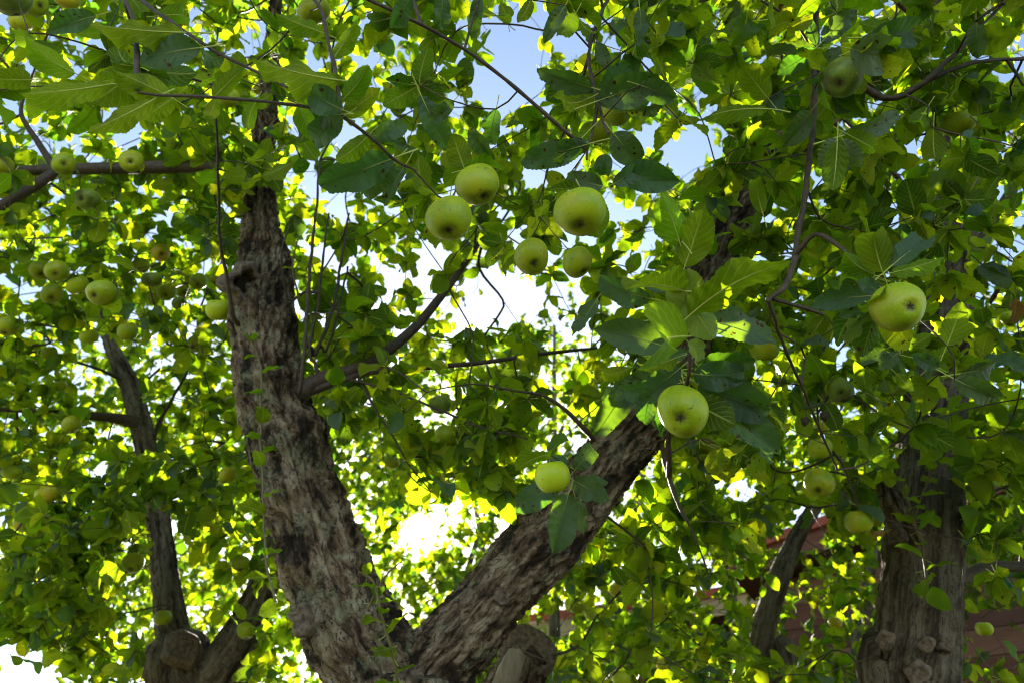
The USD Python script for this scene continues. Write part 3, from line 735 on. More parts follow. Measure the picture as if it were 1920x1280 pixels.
# ------------------------------------------------------------------ the main tree: forked trunk, two great limbs
main = Tree('apple_tree', (P(775, 1290, 1.95)[0], P(775, 1290, 1.95)[1], 0), 'old apple tree with rough fissured bark forking into a wide V', 'tree')
fork = P(775, 1300, 1.93)
main.limb([[fork[0] + 0.02, fork[1] + 0.02, -0.05, 0.25], [fork[0] + 0.01, fork[1], 0.5, 0.19], [fork[0], fork[1], 1.2, 0.165], [*fork[:2], fork[2] - 0.12, 0.165], [*fork, 0.16]], 'trunk', world=True, rough=1.0, step=0.02)
bl = [(P(565, 1155, 1.86), 0.045, 0.022), (P(545, 1010, 1.95), 0.05, -0.012), (P(575, 800, 2.08), 0.06, 0.028), (P(455, 540, 2.20), 0.06, 0.03), (P(540, 500, 2.25), 0.05, 0.022), (P(610, 780, 2.10), 0.045, 0.02), (P(440, 600, 2.2), 0.04, 0.012), (P(690, 1130, 1.9), 0.06, 0.010)]
limbL = main.limb([(760, 1330, 1.93, 190), (712, 1260, 1.95, 196), (662, 1190, 1.97, 196), (622, 1100, 2.0, 190), (590, 1000, 2.04, 172), (557, 900, 2.09, 166), (525, 800, 2.15, 150), (500, 700, 2.22, 138), (493, 600, 2.30, 132), (496, 520, 2.37, 120), (494, 455, 2.43, 92), (486, 400, 2.5, 72), (492, 300, 2.6, 56), (502, 200, 2.72, 45), (512, 90, 2.85, 34), (520, -60, 3.05, 26), (540, -220, 3.3, 14)], rough=1.0, step=0.0055, sides=128, burls=bl)
br_ = [(P(905, 1110, 1.88), 0.06, 0.012), (P(1005, 1010, 1.93), 0.05, 0.015), (P(1150, 880, 2.0), 0.06, 0.012), (P(840, 1215, 1.86), 0.05, 0.012)]
limbR = main.limb([(770, 1340, 1.93, 150), (815, 1255, 1.95, 158), (885, 1172, 1.97, 150), (955, 1085, 2.0, 146), (1030, 1005, 2.03, 146), (1100, 920, 2.07, 138), (1165, 838, 2.11, 128), (1225, 765, 2.16, 120), (1285, 640, 2.25, 108), (1335, 500, 2.34, 100), (1400, 360, 2.42, 104), (1485, 268, 2.5, 94), (1600, 152, 2.6, 80), (1760, 30, 2.72, 66), (1900, -80, 2.9, 50), (2050, -200, 3.1, 25)], rough=0.9, step=0.0055, sides=128, burls=br_)
knot(main, 463, 530, 2.225, 27, (0.35, 0.0, 0.1), hollow=True, label='cut knot with a dark hollow and pale rim')
knot(main, 562, 1158, 1.835, 22, (-0.4, 0, -0.1))
knot(main, 940, 1122, 1.90, 13); knot(main, 785, 1265, 1.85, 11); knot(main, 590, 806, 2.07, 15, (0.5, 0, 0)); knot(main, 520, 700, 2.145, 12); knot(main, 1120, 960, 1.97, 9)
# the sawn-off limb low behind the fork
st = [(870, 1420, 2.35, 120), (930, 1330, 2.38, 118), (975, 1262, 2.40, 112), (990, 1222, 2.41, 100)]
main.limb(st, 'limb', rough=0.9, step=0.012, label='short sawn-off limb stub with pale bare wood')
c = P(996, 1212, 2.40)
v, f, u = lathe(np.array([(1.12, -0.6), (1.1, -0.2), (1.0, 0.02), (0.8, 0.0), (0.55, -0.06), (0.3, -0.02), (0.001, -0.04)]) * 0.078, c, unit(P(1010, 1185, 2.36) - c), 26, 0.3, 4)
put(main.path, 'sawn_end', v, f, KNOT, u, main.org)
v, f, u = tube(spline(np.column_stack([P([938, 958, 972], [1300, 1255, 1220], [2.30, 2.31, 2.33]), [0.032, 0.034, 0.028]]), 0.01), spline(np.column_stack([P([938, 958, 972], [1300, 1255, 1220], [2.30, 2.31, 2.33]), [0.032, 0.034, 0.028]]), 0.01)[:, 3], 12) if False else tube(P([935, 955, 970], [1310, 1258, 1222], [2.325, 2.335, 2.35]), [0.034, 0.036, 0.028], 14)
put(main.path, 'bare_wood', v, f, STUMPW, u, main.org)

# side branches that the photograph shows
main.limb([(555, 745, 2.15, 40), (600, 712, 2.18, 30), (690, 683, 2.22, 24), (770, 622, 2.3, 20), (822, 562, 2.38, 17), (868, 500, 2.45, 13), (915, 430, 2.55, 9)], 'branch', step=0.02, mat=TWIG)
main.limb([(575, 735, 2.16, 20), (680, 700, 2.2, 12), (760, 692, 2.22, 11), (900, 680, 2.25, 9), (1010, 664, 2.28, 8), (1120, 652, 2.3, 5)], 'branch', step=0.02, mat=TWIG)
main.limb([(500, 330, 2.58, 40), (400, 314, 2.55, 26), (310, 314, 2.53, 24), (150, 317, 2.5, 22), (60, 320, 2.48, 20), (-90, 330, 2.45, 16)], 'branch', step=0.02, mat=TWIG)
main.limb([(110, 318, 2.49, 22), (60, 352, 2.45, 20), (0, 388, 2.42, 18), (-80, 440, 2.4, 14)], 'branch', step=0.02, mat=TWIG)
main.limb([(100, 312, 2.49, 14), (70, 265, 2.5, 11), (40, 215, 2.5, 8), (48, 170, 2.52, 5)], 'branch', step=0.02, mat=TWIG)
for pts in ([(562, 730, 2.08, 9), (572, 640, 2.1, 9), (580, 520, 2.15, 8), (592, 400, 2.2, 6), (600, 300, 2.25, 4)], [(580, 660, 2.2, 8), (597, 560, 2.25, 7), (607, 470, 2.3, 6), (617, 400, 2.35, 4)],
            [(590, 665, 2.25, 8), (625, 575, 2.3, 8), (640, 490, 2.35, 6), (655, 400, 2.42, 4)], [(612, 660, 2.3, 7), (630, 600, 2.32, 6), (652, 500, 2.4, 5)],
            [(440, 600, 2.18, 13), (425, 520, 2.15, 9), (412, 440, 2.1, 7), (410, 330, 2.0, 7), (404, 220, 1.9, 6), (400, 160, 1.85, 4)], [(540, 560, 2.26, 6), (528, 480, 2.24, 5), (545, 410, 2.25, 3)]):
    main.twig(pts)
main.twig([(670, 700, 2.2, 6), (700, 760, 2.15, 6), (735, 815, 2.1, 5), (760, 860, 2.05, 4)])
main.twig([(1092, 800, 2.0, 13), (1060, 768, 1.98, 10), (1020, 742, 1.97, 8), (960, 730, 1.95, 6), (880, 720, 1.95, 4), (800, 735, 1.95, 3)])
main.twig([(640, 705, 2.19, 5), (740, 735, 2.15, 6), (830, 770, 2.1, 6), (900, 800, 2.05, 5), (990, 822, 2.0, 4)])
main.twig([(1240, 830, 2.1, 14), (1250, 880, 1.95, 12), (1275, 950, 1.9, 9), (1300, 1000, 1.9, 5), (1330, 1080, 1.9, 4)])
# water shoots on the bark
s = main.twig([(517, 1130, 1.86, 7), (498, 1040, 1.9, 6), (492, 900, 1.96, 5), (488, 780, 2.03, 5), (490, 700, 2.08, 5), (478, 650, 2.1, 4), (460, 625, 2.1, 3)], SHOOT, link=False, name='shoot', skeleton=False)
main.shoot(s, 0.05, 0.074, 0.0)
s = main.twig([(750, 1300, 1.78, 8), (738, 1230, 1.76, 7), (715, 1150, 1.76, 6), (700, 1090, 1.77, 5), (672, 1070, 1.78, 3)], SHOOT, link=False, name='shoot', skeleton=False)
main.shoot(s, 0.030, 0.075, 0.0)
s = main.twig([(560, 560, 2.2, 5), (548, 500, 2.2, 4), (560, 440, 2.2, 3)], SHOOT, link=False, name='shoot', skeleton=False); main.shoot(s, 0.05, 0.05)
s = main.twig([(690, 1140, 1.78, 5), (720, 1085, 1.78, 4), (755, 1050, 1.8, 3)], SHOOT, link=False, name='shoot', skeleton=False); main.shoot(s, 0.05, 0.05)

# the spray that hangs towards the viewer, right of the middle
main.twig([(1262, 740, 1.62, 12), (1285, 720, 1.2, 9), (1291, 640, 1.15, 9), (1288, 560, 1.12, 8), (1281, 480, 1.10, 8), (1275, 450, 1.09, 6)])
H = main.hero
for a in [(1277, 462, 1232, 322, 1.09, -0.02, 0.70, 'u', 12), (1284, 500, 1334, 357, 1.09, -0.03, 0.66, 'u', -15), (1292, 592, 1508, 398, 1.10, -0.10, 0.40, 'u', 32), (1283, 545, 1117, 497, 1.10, -0.10, 0.60, 'u', -48),
          (1290, 630, 1128, 632, 1.10, -0.14, 0.78, 'u', -22), (1276, 452, 1195, 395, 1.09, 0.06, 0.5, 'u', 55), (1281, 480, 1240, 400, 1.12, 0.05, 0.5, 't', 40)]:
    H(*a, curl=-0.55 if a[0] != 1290 else -1.1)
H(1288, 600, 1296, 470, 1.13, -0.05, 0.80, 'u', 5, mat=PALE, curl=-0.3); H(1284, 560, 1352, 640, 1.12, -0.04, 0.72, 'u', -10, mat=PALE, petiole=0.15, curl=-0.2)
H(1290, 640, 1340, 690, 1.14, -0.06, 0.6, 'u', 30, mat=PALE)
for a in [(1300, 600, 1432, 566, 1.22, 0.0, 0.62, 't', 25), (1318, 598, 1527, 648, 1.18, -0.03, 0.50, 't', -14), (1300, 690, 1445, 668, 1.2, 0, 0.6, 't', 30), (1300, 700, 1440, 720, 1.18, -.02, 0.62, 't', 5), (1310, 720, 1500, 808, 1.2, -.03, 0.62, 't', 0),
          (1325, 735, 1508, 892, 1.22, -.04, 0.50, 't', -8), (1300, 735, 1395, 830, 1.22, 0, 0.55, 't', 15), (1285, 730, 1310, 850, 1.28, 0, 0.6, 't', -20), (1275, 690, 1180, 768, 1.18, 0, 0.55, 't', 15), (1265, 720, 1130, 752, 1.3, 0, 0.6, 't', -20),
          (1270, 670, 1168, 712, 1.16, -.02, 0.5, 'u', 40), (1262, 735, 1205, 790, 1.2, 0, 0.5, 't', 10), (1240, 700, 1095, 800, 1.4, 0.02, 0.5, 't', 0), (1250, 650, 1080, 600, 1.32, 0.02, 0.6, 't', 20), (1240, 640, 1170, 740, 1.35, 0, 0.5, 't', -20), (1220, 560, 1080, 530, 1.3, 0.03, 0.6, 't', -20),
          (1250, 545, 1190, 500, 1.26, 0.03, 0.7, 't', 10), (1235, 600, 1340, 600, 1.3, 0, 0.7, 't', 20), (1290, 660, 1220, 680, 1.2, 0, 0.5, 't', 0), (1120, 560, 1060, 650, 1.34, 0, 0.45, 't', 20), (1225, 725, 1185, 820, 1.3, 0, 0.55, 't', 10), (1180, 720, 1095, 850, 1.42, 0, 0.5, 't', -10), (1240, 735, 1230, 830, 1.35, 0, 0.55, 't', -15), (1200, 700, 1150, 790, 1.38, 0, 0.6, 't', 20), (1180, 690, 1100, 730, 1.4, 0, 0.5, 'u', 10)]:
    H(*a)
# two more leaves and the apple that stand before the right-hand limb
main.twig([(1085, 900, 1.95, 10), (1078, 892, 1.6, 9), (1074, 880, 1.5, 7)])
for a in [(1076, 900, 1148, 942, 1.48, -.05, 0.66, 't', 12), (1066, 925, 1030, 1046, 1.5, -.08, 0.62, 't', -12), (1050, 905, 938, 962, 1.55, 0, 0.55, 't', 18), (1078, 880, 1132, 815, 1.5, 0, 0.6, 't', 10), (1078, 930, 1100, 1025, 1.56, 0, 0.45, 't', -30), (1070, 875, 1020, 850, 1.55, 0.03, 0.6, 't', 0),
          (1085, 905, 1150, 905, 1.54, 0.03, 0.55, 't', -35)]:
    H(*a, petiole=0.22)
# top middle, dark against the sky
main.twig([(1720, 40, 2.68, 12), (1560, -90, 2.5, 11), (1330, -170, 2.2, 10), (1230, -150, 2.0, 9), (1150, -20, 1.85, 9), (1105, 90, 1.6, 9), (1120, 190, 1.45, 9), (1110, 250, 1.4, 7), (1100, 300, 1.38, 6)])
main.twig([(1120, 190, 1.45, 8), (1140, 250, 1.36, 7)], link=False)
for a in [(1120, 190, 1285, 130, 1.4, 0, 0.6, 't', 0), (1200, 160, 1290, 190, 1.36, 0, 0.7, 't', 10), (1175, 210, 1280, 205, 1.42, 0, 0.35, 't', 20), (1130, 180, 1200, 90, 1.45, 0, 0.6, 't', 0), (1110, 165, 970, 125, 1.4, 0, 0.5, 't', -10), (1115, 180, 985, 250, 1.42, 0, 0.4, 'u', 30),
          (1100, 185, 1005, 190, 1.46, 0, 0.5, 'u', -20), (1110, 240, 1010, 345, 1.4, 0, 0.35, 'u', 20), (1105, 270, 930, 318, 1.38, 0, 0.42, 't', -15), (1130, 290, 1140, 345, 1.3, 0, 1.0, 't', 0), (1150, 250, 1212, 330, 1.34, 0, 0.8, 't', 0), (1150, 345, 1245, 295, 1.3, 0, 0.55, 't', 10),
          (1130, 350, 1030, 325, 1.3, 0, 0.6, 't', 10), (1160, 330, 1305, 345, 1.34, 0, 0.7, 't', -20), (1200, 20, 1210, 110, 1.35, 0, .5, 't', 0), (1060, 10, 1005, 95, 1.3, 0, 0.45, 't', 20), (1080, 25, 1040, 100, 1.35, 0, 0.6, 'u', 0), (995, 0, 975, 60, 1.3, 0, 0.6, 'u', 10), (900, -10, 880, 95, 1.3, 0, 0.35, 't', 0),
          (830, -10, 825, 75, 1.25, 0, 0.55, 't', 5), (770, -5, 722, 72, 1.2, 0, 0.6, 't', -10), (1085, 35, 1120, 105, 1.38, 0, 0.4, 'u', -25), (930, 205, 905, 300, 1.4, 0, 0.55, 't', 20), (850, 190, 790, 250, 1.4, 0, 0.55, 't', 0), (790, 180, 850, 320, 1.45, 0, 0.45, 't', 0), (1140, 130, 1110, 60, 1.5, 0, 0.5, 't', 0),
          (880, 240, 940, 330, 1.4, 0.02, 0.5, 't', 15), (930, 330, 830, 360, 1.35, 0, 0.5, 'u', 20)]:
    H(*a, spur=a[0] in (1200, 1060, 900, 770, 930, 850, 995))
# upper left: long leaves seen from below
main.twig([(590, -40, 1.15, 9), (605, 30, 1.1, 9), (625, 120, 1.07, 9), (642, 218, 1.05, 9)])
main.twig([(642, 218, 1.05, 9), (560, 198, 1.06, 8), (400, 184, 1.05, 8), (300, 178, 1.05, 7), (236, 168, 1.05, 5)], link=False)
main.twig([(642, 218, 1.05, 9), (700, 262, 1.12, 8), (740, 300, 1.2, 7), (780, 320, 1.3, 5)], link=False)
main.twig([(220, -30, 1.2, 9), (290, 20, 1.15, 9), (360, 68, 1.12, 8), (420, 105, 1.12, 7), (540, 165, 1.12, 6)])
for a in [(640, 152, 418, 124, 1.06, -0.10, 0.52, 'u', 30), (345, 62, 118, 58, 1.12, -0.08, 0.46, 'u', 28), (140, 138, -5, 72, 1.08, -0.05, 0.62, 'u', 25), (200, 160, -10, 196, 1.06, -0.06, 0.46, 'u', 30), (375, 90, 200, 108, 1.1, 0.0, 0.56, 't', 10), (180, 30, 62, 58, 1.12, 0, 0.55, 't', 14),
          (318, 182, 186, 112, 1.06, -.03, 0.70, 'u', 14), (290, 186, 140, 276, 1.05, -.06, 0.42, 'u', 24), (640, 205, 548, 165, 1.02, 0, 0.85, 't', 5), (640, 215, 548, 222, 1.03, .02, 0.72, 't', 0), (642, 220, 540, 282, 1.05, 0, 0.66, 't', 8), (600, 60, 495, 25, 1.1, 0, 0.6, 'u', 15),
          (625, 110, 690, 20, 1.08, 0, 0.5, 'u', -20), (640, 190, 725, 110, 1.06, -.02, 0.55, 'u', -20), (642, 214, 740, 165, 1.08, 0, 0.6, 'u', -10), (400, 184, 470, 110, 1.08, 0, .55, 'u', 10), (405, 186, 385, 250, 1.1, 0, .6, 'u', 0), (480, 190, 440, 260, 1.1, 0, .55, 'u', -20), (330, 180, 250, 240, 1.12, 0, .6, 'u', 0),
          (540, 165, 450, 150, 1.14, .04, .5, 't', 0), (690, 255, 620, 330, 1.12, 0, .6, 'u', 10), (735, 298, 548, 372, 1.2, -.02, .52, 't', 8), (740, 305, 655, 405, 1.22, 0, .5, 't', -10), (760, 310, 700, 400, 1.25, 0, .4, 't', 20), (690, 258, 800, 230, 1.15, 0, .5, 't', 10), (420, 105, 330, 130, 1.12, .03, .5, 't', -20),
          (300, 30, 400, 20, 1.16, 0, .6, 'u', 0), (230, -20, 300, 50, 1.2, 0, .6, 'u', 10), (640, 216, 700, 190, 1.05, 0, .5, 'u', 30), (560, 198, 600, 300, 1.1, .05, .55, 'u', -15), (60, 80, 140, 120, 1.15, .03, .6, 't', 0), (170, 160, 250, 130, 1.1, 0.02, .5, 'u', 20), (60, 150, -20, 150, 1.15, .02, .6, 'u', 0)]:
    H(*a, **(dict(fold=0.8) if a[7] == 'u' and a[8] else {}))
main.spurs += [(box_spurs(-220, 720, -320, 240, 1.15, 1.7, 62), 5), (box_spurs(720, 1320, -340, 300, 1.3, 2.0, 67), 6), (box_spurs(380, 1350, -420, 330, 2.0, 3.9, 650), 6), (box_spurs(560, 1330, 330, 760, 2.0, 3.6, 312), 6), (box_spurs(380, 560, 300, 480, 1.9, 3.3, 62), 5),
               (box_spurs(560, 1000, 700, 930, 1.9, 3.2, 130), 6), (box_spurs(1000, 1420, 980, 1330, 2.0, 3.2, 156), 6), (box_spurs(1180, 1420, 800, 1100, 1.7, 2.3, 41), 6), (box_spurs(-300, 420, -420, 420, 2.2, 3.2, 340), 6), (box_spurs(1290, 1620, 130, 480, 1.6, 2.25, 26), 6), (box_spurs(1400, 1800, -60, 330, 1.7, 2.4, 34), 6), (box_spurs(740, 1080, 330, 530, 1.7, 2.8, 34), 6), (box_spurs(590, 880, 380, 680, 2.4, 3.8, 70), 6), (box_spurs(860, 1130, 40, 330, 1.9, 3.2, 30), 6)]

# ------------------------------------------------------------------ the tree on the left
left = Tree('apple_tree', (*P(340, 1340, 3.1)[:2], 0), 'slimmer apple tree on the left with a bulging knot where its limb was cut', 'tree', bark=BARK_L)
fk = P(345, 1310, 3.1)
left.limb([[fk[0] + 0.05, fk[1], -0.05, 0.22], [fk[0] + 0.02, fk[1], 0.9, 0.16], [*fk[:2], fk[2] - 0.15, 0.13], [*fk, 0.125], [*P(332, 1235, 3.1), 0.12], [*P(330, 1200, 3.1), 0.10], [*P(328, 1180, 3.11), 0.05]], 'trunk', world=True, rough=1.0, step=0.012, sides=72, burls=[(P(350, 1215, 3.0), 0.06, 0.03), (P(295, 1240, 3.05), 0.06, 0.02)])
left.limb([(330, 1225, 3.1, 82), (322, 1175, 3.12, 70), (312, 1100, 3.17, 60), (300, 1000, 3.22, 52), (285, 900, 3.3, 47), (265, 800, 3.4, 46), (240, 715, 3.5, 40), (212, 655, 3.58, 32), (190, 590, 3.68, 26), (175, 500, 3.8, 20), (150, 380, 4.0, 14)], rough=0.5, step=0.015, sides=40)
left.limb([(360, 1330, 3.1, 110), (415, 1250, 3.1, 96), (455, 1185, 3.14, 84), (492, 1100, 3.2, 66), (530, 1000, 3.28, 54), (585, 860, 3.4, 40), (640, 720, 3.6, 28), (680, 600, 3.8, 18)], rough=0.7, step=0.015, sides=48)
left.limb([(262, 795, 3.38, 28), (225, 785, 3.36, 22), (160, 778, 3.3, 16), (60, 770, 3.2, 10), (-60, 765, 3.15, 7)], 'branch', step=0.03, mat=TWIG)
for pts in ([(275, 850, 3.36, 12), (300, 790, 3.38, 9), (330, 735, 3.4, 7), (372, 660, 3.45, 5)], [(258, 770, 3.42, 9), (275, 715, 3.45, 7), (300, 690, 3.48, 5)], [(290, 930, 3.3, 9), (340, 880, 3.25, 7), (420, 830, 3.2, 5)], [(300, 980, 3.25, 9), (230, 960, 3.1, 7), (120, 940, 2.9, 5)], [(245, 720, 3.5, 10), (180, 690, 3.4, 7), (80, 660, 3.2, 5)]):
    left.twig(pts)
knot(left, 350, 1212, 2.985, 26, (0.2, 0, 0.2))
left.spurs += [(box_spurs(-330, 420, 240, 900, 2.8, 4.6, 330), 6), (box_spurs(-330, 560, 250, 1290, 2.5, 4.6, 1352), 6), (box_spurs(-330, 560, -420, 300, 3.0, 5.0, 572), 6), (box_spurs(0, 260, 900, 1270, 2.3, 2.9, 88), 6), (box_spurs(60, 440, 840, 1010, 2.5, 3.0, 67), 6), (box_spurs(560, 760, 640, 1000, 3.3, 4.2, 104), 5)]

# ------------------------------------------------------------------ the tree on the right
right = Tree('apple_tree', (*P(1715, 1330, 2.33)[:2], 0), 'upright smooth grey apple tree on the right with stubby pruned knots', 'tree', bark=BARK_R)
b0 = P(1712, 1330, 2.33)
right.limb([[b0[0] - 0.02, b0[1], -0.05, 0.26], [b0[0], b0[1], 0.8, 0.19], [*b0, 0.140], [*P(1713, 1250, 2.37), 0.128], [*P(1724, 1150, 2.42), 0.118], [*P(1732, 1000, 2.52), 0.113], [*P(1745, 850, 2.68), 0.102], [*P(1762, 700, 2.85), 0.098], [*P(1785, 500, 3.1), 0.085], [*P(1800, 300, 3.4), 0.07], [*P(1795, 100, 3.7), 0.05], [*P(1790, -100, 4.0), 0.03]],
           'trunk', world=True, rough=0.55, step=0.010, sides=80, burls=[(P(1660, 1200, 2.3), 0.035, 0.022), (P(1740, 1210, 2.24), 0.03, 0.015), (P(1775, 1205, 2.27), 0.03, 0.018), (P(1725, 1265, 2.22), 0.05, 0.015), (P(1675, 1000, 2.42), 0.04, 0.02)])
right.limb([(1712, 1020, 2.46, 90), (1685, 975, 2.46, 66), (1668, 930, 2.47, 50), (1660, 905, 2.48, 36)], 'limb', rough=0.9, step=0.012, sides=36, mat=BARK, label='short dark broken limb stub')
right.limb([(1770, 1090, 2.5, 34), (1810, 1078, 2.55, 28), (1860, 1062, 2.6, 24), (1930, 1060, 2.65, 20), (2060, 1040, 2.7, 14)], 'branch', step=0.02, mat=TWIG)
right.limb([(1790, 560, 3.0, 30), (1860, 420, 3.0, 22), (1960, 260, 3.0, 16), (2080, 80, 3.1, 10)], 'branch', step=0.02, mat=TWIG)
for pts in ([(1765, 700, 2.75, 14), (1835, 605, 2.6, 12), (1880, 530, 2.5, 10), (1930, 460, 2.4, 7)], [(1750, 800, 2.7, 12), (1650, 690, 2.6, 9), (1560, 620, 2.5, 6)], [(1790, 480, 3.1, 16), (1680, 330, 3.0, 12), (1560, 200, 2.9, 8)], [(1770, 980, 2.5, 9), (1840, 930, 2.5, 7), (1930, 900, 2.5, 5)]):
    right.twig(pts)
right.twig([(1535, -60, 1.6, 15), (1530, 60, 1.58, 15), (1527, 180, 1.55, 14), (1520, 290, 1.53, 14), (1507, 380, 1.5, 14), (1490, 480, 1.48, 15), (1468, 540, 1.46, 14), (1440, 565, 1.45, 9)], link=False)
right.twig([(1490, 480, 1.48, 12), (1530, 440, 1.45, 11), (1570, 460, 1.42, 11), (1615, 500, 1.38, 9), (1640, 530, 1.33, 9)], link=False)
right.twig([(1448, 560, 1.46, 10), (1500, 575, 1.5, 10), (1545, 590, 1.52, 8)], link=False)
right.twig([(1440, 565, 1.46, 9), (1470, 650, 1.55, 8), (1510, 740, 1.65, 7), (1535, 800, 1.7, 6), (1570, 880, 1.75, 5)], link=False)
right.twig([(1665, 185, 1.62, 16), (1740, 150, 1.6, 15), (1780, 110, 1.6, 12), (1830, 60, 1.6, 9), (1880, 10, 1.62, 7)])
right.twig([(1740, 150, 1.6, 12), (1830, 118, 1.62, 10), (1930, 108, 1.65, 9)], link=False)
right.twig([(1745, 130, 1.8, 4), (1755, 230, 1.8, 4), (1764, 290, 1.8, 3)], link=False)
right.twig([(1535, 800, 2.2, 5), (1580, 870, 2.2, 5), (1605, 945, 2.2, 5)])
s = right.twig([(1738, 1110, 2.26, 4), (1735, 1060, 2.25, 5), (1722, 1000, 2.26, 6), (1702, 940, 2.28, 6), (1690, 900, 2.28, 5)], SHOOT, link=False, name='shoot', skeleton=False); right.shoot(s, 0.036, 0.082, 0.0)
s = right.twig([(1710, 980, 2.3, 5), (1740, 900, 2.32, 5), (1765, 850, 2.34, 4)], SHOOT, link=False, name='shoot', skeleton=False); right.shoot(s, 0.036, 0.082)
s = right.twig([(1730, 1085, 2.25, 3), (1742, 1092, 2.25, 3)], SHOOT, link=False, name='shoot', skeleton=False); right.shoot(s, 0.015, 0.068)
knot(right, 1657, 1198, 2.27, 15, (-0.5, 0, 0)); knot(right, 1738, 1208, 2.225, 12); knot(right, 1776, 1206, 2.25, 12, (0.5, 0, 0)); knot(right, 1722, 1262, 2.21, 20, (0, 0, -.2)); knot(right, 1677, 1002, 2.40, 14, (-0.5, 0, 0))
H = right.hero
for a in [(1655, 510, 1612, 395, 1.28, 0, .85, 'u', 8), (1672, 512, 1802, 482, 1.26, -.04, .5, 'u', -38), (1670, 500, 1806, 385, 1.28, 0, .42, 't', -12), (1640, 516, 1535, 470, 1.3, 0, .6, 'u', 20), (1632, 520, 1505, 495, 1.32, 0, .5, 'u', -35), (1648, 545, 1598, 525, 1.26, 0, .8, 't', 0),
          (1632, 555, 1490, 560, 1.32, 0, .5, 't', 22), (1640, 560, 1552, 600, 1.34, .02, .6, 't', 0), (1775, 648, 1818, 548, 1.3, 0, .6, 'u', -8), (1700, 480, 1740, 525, 1.35, .02, .6, 't', 0), (1680, 700, 1720, 740, 1.45, 0, .55, 'u', 0), (1690, 665, 1800, 690, 1.5, 0, .5, 'u', 25),
          (1685, 660, 1640, 700, 1.45, 0, .6, 't', 0), (1690, 660, 1760, 620, 1.5, 0, .55, 'u', 0), (1740, 690, 1790, 640, 1.5, 0, .6, 'u', 10), (1660, 655, 1600, 690, 1.5, 0, .6, 't', 0), (1790, 710, 1930, 782, 1.4, -.03, .5, 't', -10), (1800, 700, 1930, 680, 1.45, 0, .45, 't', 20), (1690, 655, 1700, 620, 1.5, 0, .8, 't', 0),
          (1680, 668, 1690, 740, 1.48, 0, .6, 't', 20), (1760, 690, 1700, 660, 1.46, 0, .7, 't', 10)]:
    H(*a, spur=a[0] in (1775, 1690, 1790))
for a in [(1630, 70, 1790, 62, 1.35, 0, .62, 't', 0), (1595, 92, 1712, 120, 1.32, 0, .95, 't', 5), (1600, 95, 1700, 55, 1.36, 0, .5, 't', 20), (1530, 90, 1405, 88, 1.5, 0, .3, 't', 20), (1440, 185, 1372, 105, 1.45, 0, .75, 'u', 5), (1530, 95, 1435, 150, 1.48, .03, .6, 't', 0), (1440, 205, 1275, 195, 1.4, 0, .35, 'u', 30),
          (1520, 210, 1460, 290, 1.48, 0, .7, 't', -10), (1580, 255, 1790, 195, 1.42, 0, .28, 't', 15), (1585, 250, 1660, 290, 1.4, .02, .6, 'u', 0), (1570, 260, 1525, 320, 1.4, 0, .7, 't', 0), (1580, 262, 1625, 335, 1.4, 0, .6, 't', 0), (1570, 265, 1565, 395, 1.38, 0, .55, 'u', 0), (1530, 85, 1500, -20, 1.5, 0, .3, 't', 0),
          (1540, 80, 1620, 0, 1.45, 0, .5, 't', 0), (1830, 40, 1830, 130, 1.5, 0, .55, 't', 0), (1535, 90, 1570, 190, 1.4, 0, .5, 't', 10), (1680, 60, 1590, 40, 1.4, 0, .5, 'u', 10), (1380, 0, 1360, 70, 1.45, 0, .6, 't', 0), (1330, 70, 1300, 110, 1.5, 0, .7, 't', 0), (1740, 200, 1690, 280, 1.5, 0, .6, 'u', 0), (1750, 240, 1745, 350, 1.5, 0, .6, 'u', 10), (1430, 400, 1400, 300, 1.5, 0, .45, 'u', 0)]:
    H(*a, mat=DUSTY if a[7] == 't' and a[0] in (1595, 1580, 1535, 1570, 1600) else None, spur=a[0] in (1440, 1830, 1380, 1330, 1740, 1750))
right.spurs += [(box_spurs(1330, 2250, -380, 330, 1.35, 2.0, 138), 6), (box_spurs(1400, 2250, 330, 830, 1.5, 2.4, 138), 6), (box_spurs(1240, 2350, -420, 1000, 2.3, 4.7, 1747), 6), (box_spurs(1240, 1660, 640, 1000, 2.2, 3.6, 138), 5), (box_spurs(1790, 2300, 800, 1290, 1.9, 3.2, 184), 6), (box_spurs(1380, 1640, 1120, 1330, 2.2, 3.0, 50), 6)]

# ------------------------------------------------------------------ smaller and farther trees
lean = Tree('apple_tree', (*P(1470, 1330, 4.35)[:2], 0), 'thin leaning apple tree with bare grey stem before the timber house', 'tree', bark=BARK_R)
b1 = P(1470, 1320, 4.35)
lean.limb([[b1[0] + 0.05, b1[1], -0.05, 0.14], [b1[0] + 0.03, b1[1], 1.2, 0.12], [*b1, 0.11], [*P(1468, 1240, 4.38), 0.10], [*P(1462, 1200, 4.4), 0.07]], 'trunk', world=True, rough=0.7, step=0.02, sides=32)
lean.limb([(1418, 1250, 4.3, 48), (1432, 1180, 4.34, 50), (1460, 1085, 4.4, 46), (1492, 1010, 4.48, 36), (1530, 945, 4.58, 30), (1570, 870, 4.7, 22), (1610, 780, 4.85, 14)], rough=0.4, step=0.02, sides=32)
lean.spurs += [(box_spurs(1230, 2000, 820, 1300, 3.9, 5.2, 520), 6), (box_spurs(1330, 1640, 940, 1150, 3.6, 4.3, 52), 5)]

